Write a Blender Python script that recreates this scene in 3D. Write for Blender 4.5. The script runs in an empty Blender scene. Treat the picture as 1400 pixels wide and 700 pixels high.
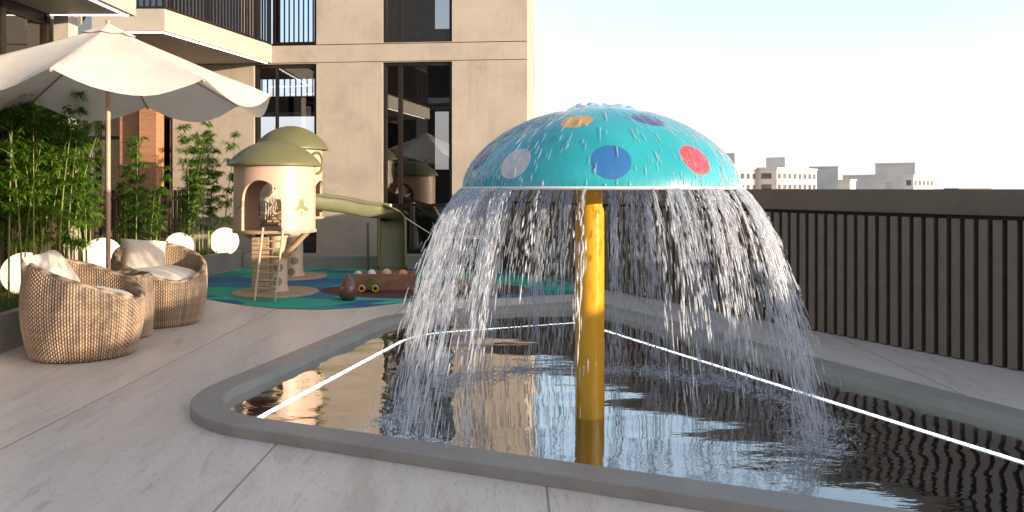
import bpy, bmesh, math, random
from mathutils import Vector, Matrix, noise as mnoise
R = math.radians
PI = math.pi
sc = bpy.context.scene
col = sc.collection

# ------------------------------------------------------------------ camera
F = 1100.0; EYE = 1.3; CX = 700.0; HY = 258.0          # in photograph pixels (1400x700)
cam_d = bpy.data.cameras.new('camera'); cam = bpy.data.objects.new('camera', cam_d); col.objects.link(cam)
cam.location = (0, 0, EYE); cam.rotation_euler = (R(90), 0, 0)
cam_d.sensor_width = 36; cam_d.lens = 36 * F / 1400
cam_d.shift_y = -(350 - HY) / 1400
cam_d.clip_end = 5000; cam_d.clip_start = 0.05
sc.camera = cam
# ------------------------------------------------------------------ sun and sky
SUN_EL = R(6.2); SDX, SDY = 0.86, -0.51
w = bpy.data.worlds.new('World'); sc.world = w; w.use_nodes = True
nt = w.node_tree; bg = nt.nodes['Background']
sky = nt.nodes.new('ShaderNodeTexSky'); sky.sky_type = 'NISHITA'; sky.sun_disc = False
sky.sun_elevation = SUN_EL; sky.sun_rotation = math.atan2(SDX, SDY)
sky.air_density = 1.0; sky.dust_density = 1.2; sky.ozone_density = 1.0
hs = nt.nodes.new('ShaderNodeHueSaturation'); hs.inputs['Saturation'].default_value = .52; hs.inputs['Value'].default_value = 1.0
nt.links.new(sky.outputs[0], hs.inputs['Color']); tn = nt.nodes.new('ShaderNodeMix'); tn.data_type = 'RGBA'; tn.blend_type = 'MULTIPLY'; tn.inputs[0].default_value = 1
tn.inputs[7].default_value = (.86, .96, 1.10, 1)
nt.links.new(hs.outputs[0], tn.inputs[6]); # bright pale haze band of the sky towards the horizon (by elevation angle)
gx_ = nt.nodes.new('ShaderNodeTexCoord'); sx_ = nt.nodes.new('ShaderNodeSeparateXYZ'); nt.links.new(gx_.outputs['Generated'], sx_.inputs[0])
hr = nt.nodes.new('ShaderNodeMapRange'); hr.interpolation_type = 'SMOOTHERSTEP'
hr.inputs['From Min'].default_value = -.02; hr.inputs['From Max'].default_value = .40; hr.inputs['To Min'].default_value = .92; hr.inputs['To Max'].default_value = 0
nt.links.new(sx_.outputs['Z'], hr.inputs['Value'])
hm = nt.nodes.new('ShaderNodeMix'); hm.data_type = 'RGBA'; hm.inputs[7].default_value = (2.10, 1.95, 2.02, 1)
# the evening side of the sky (around the sun) is out of view, made warmer and higher as added fill
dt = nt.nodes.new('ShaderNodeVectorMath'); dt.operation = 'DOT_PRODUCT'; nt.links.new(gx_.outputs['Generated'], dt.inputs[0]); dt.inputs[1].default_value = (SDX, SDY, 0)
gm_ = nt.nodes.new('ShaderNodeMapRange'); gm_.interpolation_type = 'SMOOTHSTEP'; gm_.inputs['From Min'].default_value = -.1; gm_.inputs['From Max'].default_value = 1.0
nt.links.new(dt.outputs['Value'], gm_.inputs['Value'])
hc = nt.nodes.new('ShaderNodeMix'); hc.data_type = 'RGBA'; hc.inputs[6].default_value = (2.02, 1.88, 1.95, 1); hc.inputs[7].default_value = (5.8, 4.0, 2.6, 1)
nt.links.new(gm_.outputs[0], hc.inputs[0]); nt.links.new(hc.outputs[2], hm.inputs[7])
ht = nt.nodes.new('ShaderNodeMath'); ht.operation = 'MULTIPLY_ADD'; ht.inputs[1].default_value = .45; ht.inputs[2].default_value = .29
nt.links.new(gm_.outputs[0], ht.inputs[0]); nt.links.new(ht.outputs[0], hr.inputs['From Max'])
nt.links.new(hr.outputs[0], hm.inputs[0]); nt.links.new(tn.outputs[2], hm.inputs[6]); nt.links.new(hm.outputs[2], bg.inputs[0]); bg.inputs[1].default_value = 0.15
sl = bpy.data.lights.new('sun', 'SUN'); sl.energy = 2.3; sl.angle = R(0.6); sl.color = (1.0, 0.80, 0.58)
so = bpy.data.objects.new('sun', sl); col.objects.link(so)
sd = Vector((SDX * math.cos(SUN_EL), SDY * math.cos(SUN_EL), math.sin(SUN_EL)))
so.rotation_euler = sd.to_track_quat('Z', 'Y').to_euler(); so.location = (20, -12, 12)
sc.view_settings.view_transform = 'Standard'; sc.view_settings.look = 'None'
sc.view_settings.gamma = 1; sc.view_settings.exposure = 1.86
sc.render.engine = 'CYCLES'
sc.cycles.max_bounces = 8; sc.cycles.transparent_max_bounces = 48
sc.cycles.glossy_bounces = 4; sc.cycles.diffuse_bounces = 4
sc.cycles.caustics_reflective = False; sc.cycles.caustics_refractive = False
sc.cycles.sample_clamp_indirect = 6
try: sc.cycles.use_denoising = True
except Exception: pass

# ------------------------------------------------------------------ helpers
def G(px, py, z=0.0):
    d = F * (EYE - z) / (py - HY)
    return ((px - CX) / F * d, d)
def D(px, py, d):
    return Vector(((px - CX) / F * d, d, EYE + (HY - py) / F * d))

def tag(o, label=None, cat=None, group=None, kind=None):
    if label: o['label'] = label
    if cat: o['category'] = cat
    if group: o['group'] = group
    if kind: o['kind'] = kind
    return o
def thing(name, label, cat, loc=(0, 0, 0), rz=0, group=None):
    o = bpy.data.objects.new(name, None); col.objects.link(o)
    o.location = loc; o.rotation_euler = (0, 0, rz); o.empty_display_size = 0.1
    return tag(o, label, cat, group)
def rootloc(p):
    v = Vector((0, 0, 0))
    while p is not None: v = v + Vector(p.location); p = p.parent
    return v
def children(o): return [c for c in bpy.data.objects if c.parent == o]
def copy_tree(o, parent=None):
    c = o.copy(); col.objects.link(c); c.parent = parent
    for ch in children(o): copy_tree(ch, c)
    return c

class MB:
    def __init__(s): s.v = []; s.f = []; s.uv = None; s.mi = []
    def add(s, vs, fs):
        n = len(s.v); s.v += [tuple(v) for v in vs]; s.f += [tuple(i + n for i in f) for f in fs]; return s
    def box(s, x0, x1, y0, y1, z0, z1, M=None, bev=0):
        bev = min(bev, (x1-x0)*.45, (y1-y0)*.45, (z1-z0)*.45)
        if bev <= 0:
            vs = [(x, y, z) for z in (z0, z1) for y in (y0, y1) for x in (x0, x1)]
            fs = [(0, 2, 3, 1), (4, 5, 7, 6), (0, 1, 5, 4), (2, 6, 7, 3), (0, 4, 6, 2), (1, 3, 7, 5)]
        else:
            bm = bmesh.new(); bmesh.ops.create_cube(bm, size=1)
            for v in bm.verts:
                v.co = Vector((x0 + (v.co.x + .5) * (x1 - x0), y0 + (v.co.y + .5) * (y1 - y0), z0 + (v.co.z + .5) * (z1 - z0)))
            bmesh.ops.bevel(bm, geom=bm.edges[:] + bm.verts[:], offset=bev, segments=2, profile=.5, affect='EDGES')
            bm.verts.index_update()
            vs = [v.co.copy() for v in bm.verts]; fs = [[v.index for v in f.verts] for f in bm.faces]; bm.free()
        if M is not None: vs = [M @ Vector(v) for v in vs]
        return s.add(vs, fs)
    def tube(s, pts, r, n=8, cap=True):
        pts = [Vector(p) for p in pts]; k = len(pts)
        rs = r if isinstance(r, (list, tuple)) else [r] * k
        vs = []; fs = []
        t0 = (pts[1] - pts[0]).normalized()
        up = Vector((0, 0, 1)) if abs(t0.z) < .9 else Vector((1, 0, 0))
        a = t0.cross(up).normalized()
        for i in range(k):
            t = (pts[min(i + 1, k - 1)] - pts[max(i - 1, 0)]).normalized()
            a = (a - t * a.dot(t)).normalized(); b = t.cross(a)
            for j in range(n):
                an = 2 * PI * j / n
                vs.append(pts[i] + (a * math.cos(an) + b * math.sin(an)) * rs[i])
        for i in range(k - 1):
            for j in range(n):
                fs.append((i*n+j, i*n+(j+1)%n, (i+1)*n+(j+1)%n, (i+1)*n+j))
        if cap: fs.append(tuple(range(n))[::-1]); fs.append(tuple(range((k-1)*n, k*n)))
        return s.add(vs, fs)
    def lathe(s, prof, c=(0, 0, 0), n=48, close=False):
        vs = []; fs = []
        for (r, z) in prof:
            for j in range(n):
                an = 2 * PI * j / n
                vs.append((c[0] + r * math.cos(an), c[1] + r * math.sin(an), c[2] + z))
        k = len(prof)
        for i in range(k - 1):
            for j in range(n):
                fs.append((i*n+j, i*n+(j+1)%n, (i+1)*n+(j+1)%n, (i+1)*n+j))
        if close: 
            fs.append(tuple(range(n))[::-1]); fs.append(tuple(range((k-1)*n, k*n)))
        return s.add(vs, fs)
    def sphere(s, c, rx, ry=None, rz=None, n=24, m=16, M=None):
        ry = rx if ry is None else ry; rz = rx if rz is None else rz
        vs = [(0, 0, -1)]
        for i in range(1, m):
            a = -PI/2 + PI*i/m
            for j in range(n):
                b = 2*PI*j/n; vs.append((math.cos(a)*math.cos(b), math.cos(a)*math.sin(b), math.sin(a)))
        vs.append((0, 0, 1)); fs = []
        for j in range(n): fs.append((0, 1+(j+1)%n, 1+j))
        for i in range(m-2):
            for j in range(n): fs.append((1+i*n+j, 1+i*n+(j+1)%n, 1+(i+1)*n+(j+1)%n, 1+(i+1)*n+j))
        L = len(vs)-1
        for j in range(n): fs.append((L, 1+(m-2)*n+j, 1+(m-2)*n+(j+1)%n))
        vs = [Vector((v[0]*rx, v[1]*ry, v[2]*rz)) for v in vs]
        if M is not None: vs = [M @ v for v in vs]
        vs = [v + Vector(c) for v in vs]
        return s.add(vs, fs)
    def prism(s, pts, z0, z1, M=None):
        n = len(pts)
        vs = [(p[0], p[1], z0) for p in pts] + [(p[0], p[1], z1) for p in pts]
        fs = [tuple(range(n))[::-1], tuple(range(n, 2*n))] + [(i, (i+1)%n, (i+1)%n+n, i+n) for i in range(n)]
        if M is not None: vs = [M @ Vector(v) for v in vs]
        return s.add(vs, fs)
    def build(s, name, mat, parent=None, smooth=False, origin=None, local=False):
        me = bpy.data.meshes.new(name)
        if parent is not None: off = Vector((0, 0, 0)) if local else rootloc(parent)
        elif origin is not None: off = Vector(origin)
        else:
            xs = [v[0] for v in s.v]; ys = [v[1] for v in s.v]; zs = [v[2] for v in s.v]
            off = Vector(((min(xs)+max(xs))/2, (min(ys)+max(ys))/2, min(zs)))
        me.from_pydata([(v[0]-off.x, v[1]-off.y, v[2]-off.z) for v in s.v], [], s.f)
        me.materials.append(mat)
        o = bpy.data.objects.new(name, me); col.objects.link(o)
        if parent is not None: o.parent = parent
        else: o.location = off
        if smooth:
            me.polygons.foreach_set('use_smooth', [True]*len(me.polygons))
            if smooth != 'all':
                a = R(smooth if not isinstance(smooth, bool) else 40)
                bm = bmesh.new(); bm.from_mesh(me)
                for e in bm.edges:
                    e.smooth = not (len(e.link_faces) != 2 or e.calc_face_angle(0) > a)
                bm.to_mesh(me); bm.free()
        me.update(); me.validate()
        return o

# ------------------------------------------------------------------ materials
def lin(c):
    return tuple(((x/255)/12.92 if x/255 <= .04045 else ((x/255+.055)/1.055)**2.4) for x in c)
class NM:
    def __init__(s, name):
        s.m = bpy.data.materials.new(name); s.m.use_nodes = True; s.t = s.m.node_tree
        s.b = s.t.nodes['Principled BSDF']; s.out = s.t.nodes['Material Output']
    def n(s, typ, **kw):
        x = s.t.nodes.new(typ)
        for k, v in kw.items():
            if k.startswith('i_'):
                x.inputs[int(k[2:])].default_value = v
            else: setattr(x, k, v)
        return x
    def l(s, a, b): s.t.links.new(a, b)
    def coord(s, kind='Object', scale=(1, 1, 1), rot=(0, 0, 0), loc=(0, 0, 0)):
        c = s.n('ShaderNodeTexCoord'); mp = s.n('ShaderNodeMapping')
        mp.inputs['Scale'].default_value = scale; mp.inputs['Rotation'].default_value = rot; mp.inputs['Location'].default_value = loc
        s.l(c.outputs[kind], mp.inputs[0]); return mp.outputs[0]
    def world(s, scale=(1, 1, 1), rot=(0, 0, 0)):
        g = s.n('ShaderNodeNewGeometry'); mp = s.n('ShaderNodeMapping')
        mp.inputs['Scale'].default_value = scale; mp.inputs['Rotation'].default_value = rot
        s.l(g.outputs['Position'], mp.inputs[0]); return mp.outputs[0]
    def noise(s, vec, scale=5, detail=4, rough=.55):
        x = s.n('ShaderNodeTexNoise'); x.inputs['Scale'].default_value = scale
        x.inputs['Detail'].default_value = detail; x.inputs['Roughness'].default_value = rough
        if vec is not None: s.l(vec, x.inputs['Vector'])
        return x.outputs[0]
    def ramp(s, fac, stops, interp='LINEAR'):
        x = s.n('ShaderNodeValToRGB'); x.color_ramp.interpolation = interp
        e = x.color_ramp.elements
        while len(e) < len(stops): e.new(.5)
        for i, (p, c) in enumerate(stops):
            e[i].position = p; e[i].color = (c[0], c[1], c[2], 1) if isinstance(c, (tuple, list)) else (c, c, c, 1)
        s.l(fac, x.inputs[0]); return x.outputs[0]
    def mix(s, fac, a, b, mode='MIX'):
        x = s.n('ShaderNodeMix', data_type='RGBA', blend_type=mode)
        if isinstance(fac, (int, float)): x.inputs[0].default_value = fac
        else: s.l(fac, x.inputs[0])
        for i, v in ((6, a), (7, b)):
            if isinstance(v, (tuple, list)): x.inputs[i].default_value = (v[0], v[1], v[2], 1)
            else: s.l(v, x.inputs[i])
        return x.outputs[2]
    def math(s, op, a, b=0.0, c=None):
        x = s.n('ShaderNodeMath', operation=op)
        for i, v in enumerate((a, b) if c is None else (a, b, c)):
            if isinstance(v, (int, float)): x.inputs[i].default_value = v
            else: s.l(v, x.inputs[i])
        return x.outputs[0]
    def base(s, c):
        if isinstance(c, (tuple, list)): s.b.inputs['Base Color'].default_value = (c[0], c[1], c[2], 1)
        else: s.l(c, s.b.inputs['Base Color'])
    def rough(s, r):
        if isinstance(r, (int, float)): s.b.inputs['Roughness'].default_value = r
        else: s.l(r, s.b.inputs['Roughness'])
    def bump(s, h, strength=.3, dist=.01):
        x = s.n('ShaderNodeBump'); x.inputs['Strength'].default_value = strength; x.inputs['Distance'].default_value = dist
        s.l(h, x.inputs['Height']); s.l(x.outputs[0], s.b.inputs['Normal']); return x.outputs[0]

def simple(name, c, rough=.5, metal=0, vary=.12, scale=6, bump=.15, bdist=.003, spec=None):
    m = NM(name); v = m.world()
    n1 = m.noise(v, scale, 5)
    a = tuple(x*(1-vary) for x in c); b = tuple(min(1, x*(1+vary)) for x in c)
    m.base(m.ramp(n1, [(.3, a), (.7, b)]))
    m.rough(m.ramp(m.noise(v, scale*2.3, 3), [(.3, max(0, rough-.08)), (.7, min(1, rough+.08))]))
    m.b.inputs['Metallic'].default_value = metal
    if spec is not None: m.b.inputs['Specular IOR Level'].default_value = spec
    if bump: m.bump(m.noise(v, scale*12, 4), bump, bdist)
    return m.m

def mat_travertine():
    m = NM('travertine')
    g = m.n('ShaderNodeNewGeometry'); sep = m.n('ShaderNodeSeparateXYZ'); m.l(g.outputs['Position'], sep.inputs[0])
    # tiles 1.35 wide along x, 2.7 long along y; hairline joints
    tx = m.math('DIVIDE', m.math('ADD', sep.outputs[0], 2.55+13.5), 1.35)
    colid = m.math('FLOOR', tx); fx = m.math('FRACT', tx)
    ty = m.math('DIVIDE', m.math('ADD', m.math('ADD', sep.outputs[1], 10.9), m.math('MULTIPLY', colid, 1.37)), 2.7)
    rowid = m.math('MULTIPLY', m.math('FLOOR', ty), 0); fy = m.math('FRACT', ty)
    fx = m.math('FRACT', tx); dx = m.math('MULTIPLY', m.math('MINIMUM', fx, m.math('SUBTRACT', 1, fx)), 1.35)
    dy = m.math('MULTIPLY', m.math('MINIMUM', fy, m.math('SUBTRACT', 1, fy)), 2.7)
    dmin = dx
    joint = m.ramp(dmin, [(0, 1.0), (.0035, 1.0), (.006, 0.0)])
    wn = m.n('ShaderNodeTexWhiteNoise', noise_dimensions='2D'); cb = m.n('ShaderNodeCombineXYZ')
    m.l(colid, cb.inputs[0]); m.l(rowid, cb.inputs[1]); m.l(cb.outputs[0], wn.inputs['Vector'])
    off = m.n('ShaderNodeVectorMath', operation='MULTIPLY_ADD'); m.l(wn.outputs['Color'], off.inputs[0])
    off.inputs[1].default_value = (7, 9, 5); m.l(g.outputs['Position'], off.inputs[2])
    mp = m.n('ShaderNodeMapping'); m.l(off.outputs[0], mp.inputs[0])
    mp.inputs['Rotation'].default_value = (0, 0, R(34)); mp.inputs['Scale'].default_value = (3.2, .55, 1)
    warp = m.noise(mp.outputs[0], .9, 3)
    v2 = m.n('ShaderNodeVectorMath', operation='MULTIPLY_ADD'); cw = m.n('ShaderNodeCombineXYZ'); m.l(warp, cw.inputs[0])
    m.l(cw.outputs[0], v2.inputs[0]); v2.inputs[1].default_value = (2.2, 0, 0); m.l(mp.outputs[0], v2.inputs[2])
    n1 = m.noise(v2.outputs[0], 1.4, 8, .62); n2 = m.noise(v2.outputs[0], 5.5, 6, .6)
    c = m.ramp(n1, [(.28, (.56, .455, .38)), (.42, (.68, .575, .495)), (.56, (.74, .64, .56)), (.70, (.63, .525, .45))])
    # dark mineral pits drawn out along the grain
    pits = m.ramp(n2, [(.30, 1.0), (.42, 0.0)])
    c = m.mix(m.math('MULTIPLY', pits, .36), c, (.22, .18, .155))
    fine = m.noise(mp.outputs[0], 34, 3); 
    c = m.mix(m.ramp(fine, [(.28, .55), (.42, 0)]), c, (.25, .21, .18))
    c = m.mix(m.ramp(m.noise(g.outputs['Position'], .45, 4), [(.4, 0.0), (.75, .25)]), c, (.36, .32, .29))
    c = m.mix(m.math('MULTIPLY', wn.outputs['Value'], .10), c, (.38, .34, .32))
    c = m.mix(m.math('MULTIPLY', joint, .75), c, (.10, .085, .075))
    m.base(c)
    m.rough(m.ramp(n1, [(.3, .42), (.7, .30)]))
    h = m.math('SUBTRACT', m.math('SUBTRACT', m.math('MULTIPLY', n1, .3), m.math('MULTIPLY', pits, .5)), m.math('MULTIPLY', joint, 1.0))
    m.bump(h, .22, .004)
    return m.m

def mat_concrete(name, c, rough=.7, streak=.0, scale=1.6):
    m = NM(name); v = m.world()
    n1 = m.noise(v, scale, 8, .6); n2 = m.noise(v, 22, 5, .7)
    cc = m.ramp(n1, [(.28, tuple(x*.80 for x in c)), (.5, c), (.74, tuple(x*1.12 for x in c))])
    cc = m.mix(m.ramp(n2, [(.3, .22), (.5, 0)]), cc, tuple(x*.55 for x in c))
    if streak:
        vs = m.world(scale=(5.5, 5.5, .35)); n3 = m.noise(vs, 1.1, 6, .65)
        cc = m.mix(m.ramp(n3, [(.52, 0.0), (.75, streak)]), cc, tuple(x*.68 for x in c))
        vc = m.n('ShaderNodeTexVoronoi', feature='DISTANCE_TO_EDGE'); vc.inputs['Scale'].default_value = .6
        wv = m.n('ShaderNodeVectorMath', operation='MULTIPLY_ADD'); nn = m.n('ShaderNodeTexNoise'); nn.inputs['Scale'].default_value = 2.2; nn.inputs['Detail'].default_value = 6
        m.l(v, nn.inputs['Vector']); m.l(nn.outputs['Color'], wv.inputs[0]); wv.inputs[1].default_value = (.8, .8, .8); m.l(v, wv.inputs[2])
        m.l(wv.outputs[0], vc.inputs['Vector'])
        crack = m.math('MULTIPLY', m.ramp(vc.outputs['Distance'], [(.0, .35), (.010, 0.0)]), m.ramp(m.noise(v, .9, 2), [(.5, 0.0), (.62, 1.0)]))
        cc = m.mix(crack, cc, tuple(x*.5 for x in c))
    m.base(cc); m.rough(m.ramp(n2, [(.3, max(0,rough-.1)), (.7, min(1,rough+.08))]))
    m.bump(n2, .25, .004)
    return m.m

def mat_wood(name, c1, c2, scale=(1, 1, 1), rough=.5):
    m = NM(name); v = m.world(scale=scale)
    n1 = m.noise(v, 3, 8, .65)
    m.base(m.ramp(n1, [(.3, c1), (.7, c2)])); m.rough(rough); m.bump(n1, .2, .004)
    return m.m

def mat_glass(name, tint=(.55, .58, .6), refl=.12, rough=0.0):
    m = NM(name); t = m.t
    tr = m.n('ShaderNodeBsdfTransparent'); tr.inputs[0].default_value = (*tint, 1)
    gl = m.n('ShaderNodeBsdfGlossy'); gl.inputs[0].default_value = (1, 1, 1, 1); gl.inputs[1].default_value = rough
    fr = m.n('ShaderNodeFresnel'); fr.inputs[0].default_value = 1.5
    bp = m.n('ShaderNodeBump'); bp.inputs['Strength'].default_value = .05; bp.inputs['Distance'].default_value = .02
    m.l(m.noise(m.world(), .8, 1), bp.inputs['Height']); m.l(bp.outputs[0], gl.inputs['Normal'])
    f = m.math('ADD', fr.outputs[0], refl); f.node.use_clamp = True
    mx = m.n('ShaderNodeMixShader'); m.l(f, mx.inputs[0]); m.l(tr.outputs[0], mx.inputs[1]); m.l(gl.outputs[0], mx.inputs[2])
    m.l(mx.outputs[0], m.out.inputs[0]); return m.m

def mat_emit(name, c, s):
    m = NM(name); m.base((.8, .8, .8)); m.b.inputs['Emission Color'].default_value = (*c, 1); m.b.inputs['Emission Strength'].default_value = s
    return m.m

TRAV = mat_travertine()
FACADE = mat_concrete('facade_plaster', (.405, .350, .295), .75, streak=.5)
COPING = mat_concrete('coping_stone', (.275, .252, .225), .45, scale=3)
POOLSTONE = mat_concrete('pool_stone', (.05, .05, .05), .5, scale=3)
PLANTER = mat_concrete('planter_concrete', (.30, .295, .28), .7, scale=2.4)
SLABM = mat_concrete('balcony_concrete', (.44, .40, .35), .6, scale=1)
BRONZE = simple('bronze_metal', (.035, .027, .022), .4, .6, .15, 4)
SLAT = simple('slat_metal', (.20, .158, .124), .42, .1, .10, 9, .12)
BAND = mat_concrete('parapet_band', (.16, .120, .082), .55, scale=2)
BACKING = simple('fence_backing', (.022, .019, .017), .7, 0, .1, 4)
WOODP = mat_wood('pillar_wood', (.30, .14, .075), (.50, .27, .16), (1.2, 1.2, 14), .5)
ROOM = simple('room_wall', (.20, .15, .12), .8, 0, .2, 1.5)
ROOMD = simple('room_dark', (.05, .04, .035), .8, 0, .2, 1.5)
GLASS = mat_glass('window_glass', (.62, .62, .62), .10)
GLASSD = mat_glass('dark_glass', (.25, .25, .26), .10)
LED = mat_emit('led_white', (1, .95, .86), 1.5)
LEDP = mat_emit('led_pool', (.86, .95, 1.0), 5)
DARKW = mat_wood('dark_fence_wood', (.045, .03, .022), (.10, .06, .042), (6, 6, .6), .6)
CREAM = simple('cream_plastic', (.52, .41, .31), .45, 0, .05, 3, .05)
OLIVE = simple('olive_plastic', (.135, .132, .058), .42, 0, .08, 3, .05)
OLIVED = simple('olive_slide', (.115, .115, .055), .6, 0, .08, 3, .05)
TANW = mat_wood('playhouse_wood', (.36, .25, .16), (.50, .37, .25), (3, 3, 3), .6)
ROPE = simple('rope', (.5, .42, .32), .9, 0, .2, 40, .4)
SOIL = simple('planter_soil', (.09, .075, .045), .95, 0, .4, 9, .8, .02)
WPAINT = simple('white_paint', (.75, .73, .7), .5, 0, .05, 6)

# ------------------------------------------------------------------ geometry of the place
AN = R(5.6); CA, SA = math.cos(AN), math.sin(AN); FY0 = 13.46
def FPt(a, z, t=0.0): return Vector((a*CA + t*SA, FY0 - a*SA + t*CA, z))
def FA(px, t=0.0):
    r = (px-CX)/F; return (r*(FY0 + t*CA) - t*SA)/(CA + r*SA)
def FZ(px, py, t=0.0):
    p = FPt(FA(px, t), 0, t); return EYE + (HY-py)/F*p.y
FM = Matrix.Translation((0, FY0, 0)) @ Matrix.Rotation(-AN, 4, 'Z')     # local x = a, local y = t
def FENX(Y): return 3.65 - .52*(Y-5.74)

# ---- ground far below, deck, mat
def mat_city_ground():
    m = NM('city_ground'); v = m.world(); m.base(m.ramp(m.noise(v, .01, 5), [(.3, (.16, .15, .13)), (.7, (.3, .29, .27))])); m.rough(.9); return m.m
g = MB(); g.add([(-3000, -3000, -24), (3000, -3000, -24), (3000, 3500, -24), (-3000, 3500, -24)], [(0, 1, 2, 3)])
tag(g.build('ground', mat_city_ground(), origin=(0, 0, -24)), kind='structure')

def rounded(poly, rads, seg=14):
    out = []; n = len(poly)
    for i in range(n):
        p = Vector(poly[i]); a = (Vector(poly[i-1]) - p); b = (Vector(poly[(i+1) % n]) - p)
        au, bu = a.normalized(), b.normalized(); ang = au.angle(bu); r = rads[i]
        t = r/math.tan(ang/2); P = p + au*t; Q = p + bu*t
        c = p + (au+bu).normalized()*(r/math.sin(ang/2))
        a0 = math.atan2(P.y-c.y, P.x-c.x); a1 = math.atan2(Q.y-c.y, Q.x-c.x)
        dd = (a1-a0+PI) % (2*PI) - PI
        for k in range(seg+1):
            an = a0+dd*k/seg; out.append((c.x+r*math.cos(an), c.y+r*math.sin(an)))
    return out
POOLV = [(-2.04, 4.46), (4.06, 1.82), (.90, 8.95), (-1.26, 8.05)]
RAD = [.82, .6, .35, 1.1]
def offset_poly(poly, d):     # CCW inward
    n = len(poly); out = []
    lines = []
    for i in range(n):
        p, q = Vector(poly[i]), Vector(poly[(i+1) % n]); e = (q-p).normalized(); nn = Vector((-e.y, e.x))
        lines.append((p+nn*d, e))
    for i in range(n):
        (p, e), (q, f) = lines[i-1], lines[i]
        den = e.x*f.y-e.y*f.x; t = ((q.x-p.x)*f.y-(q.y-p.y)*f.x)/den
        out.append((p.x+e.x*t, p.y+e.y*t))
    return out
def pool_loop(d): return rounded(offset_poly(POOLV, d), [max(.08, r-d) for r in RAD])
L0 = pool_loop(0); L1 = pool_loop(.18)
DECK = [(-14, -14), (14, -14), (14, 13.3), (-14, 13.3)]

def fill_with_hole(outer, inner, z):
    bm = bmesh.new()
    def loop(pts):
        vs = [bm.verts.new((x, y, z)) for x, y in pts]
        return [bm.edges.new((vs[i], vs[(i+1) % len(vs)])) for i in range(len(vs))]
    e = loop(outer) + loop(inner)
    bmesh.ops.triangle_fill(bm, edges=e, use_beauty=True)
    bmesh.ops.recalc_face_normals(bm, faces=bm.faces)
    bm.verts.index_update()
    vs = [v.co.copy() for v in bm.verts]; fs = [[v.index for v in f.verts] for f in bm.faces]
    if bm.faces and bm.faces[:][0].normal.z < 0: fs = [f[::-1] for f in fs]
    bm.free(); return vs, fs
# deck polygon limited on the right by the parapet line
fr0 = (FENX(-6)+.2, -6); fr1 = (FENX(13.3)+.2, 13.3)
dk = MB(); vs, fs = fill_with_hole([(-9, -6), fr0, fr1, (-9, 13.3)], pool_loop(.012), 0); dk.add(vs, fs)
tag(dk.build('deck', TRAV, origin=(0, 5, 0)), kind='structure')
sl_ = MB(); sl_.add([(-9, -6, -.5), (fr0[0], fr0[1], -.5), (fr1[0]+.5, fr1[1], -.5), (2.6, 22, -.5), (-9, 22, -.5)], [(0, 1, 2, 3, 4)])
tag(sl_.build('deck_base', PLANTER), kind='structure')

def ring(mb, A, B, zA, zB):
    n = len(A); mb.add([(x, y, zA) for x, y in A] + [(x, y, zB) for x, y in B],
                       [(i, (i+1) % n, (i+1) % n + n, i+n) for i in range(n)])
pool = thing('pool', 'grey stone wading pool with rounded corners and a raised coping around the mushroom fountain', 'pool', (1, 5, 0))
cp = MB(); CZ = .06
ring(cp, L0, L0, .001, CZ-.006); ring(cp, L0, pool_loop(.006), CZ-.006, CZ); ring(cp, pool_loop(.006), pool_loop(.174), CZ, CZ)
ring(cp, pool_loop(.174), L1, CZ, CZ-.006); ring(cp, L1, L1, CZ-.006, -.05)
cp.build('coping', COPING, pool, smooth=30)
pw = MB(); L1b = pool_loop(.188); L2 = pool_loop(.41)
ring(pw, L1, L1b, -.05, -.05); ring(pw, L1b, L1b, -.05, -.11); ring(pw, L1b, L2, -.11, -.11); ring(pw, L2, L2, -.11, -.42)
pw.add([(x, y, -.42) for x, y in L2], [tuple(range(len(L2)))])
pw.build('basin', POOLSTONE, pool, smooth=30)
ld = MB(); ring(ld, pool_loop(.347), pool_loop(.389), -.107, -.107)
tag(ld.build('light_strip', LEDP, pool), 'thin glowing white underwater light line running round the pool')

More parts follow.
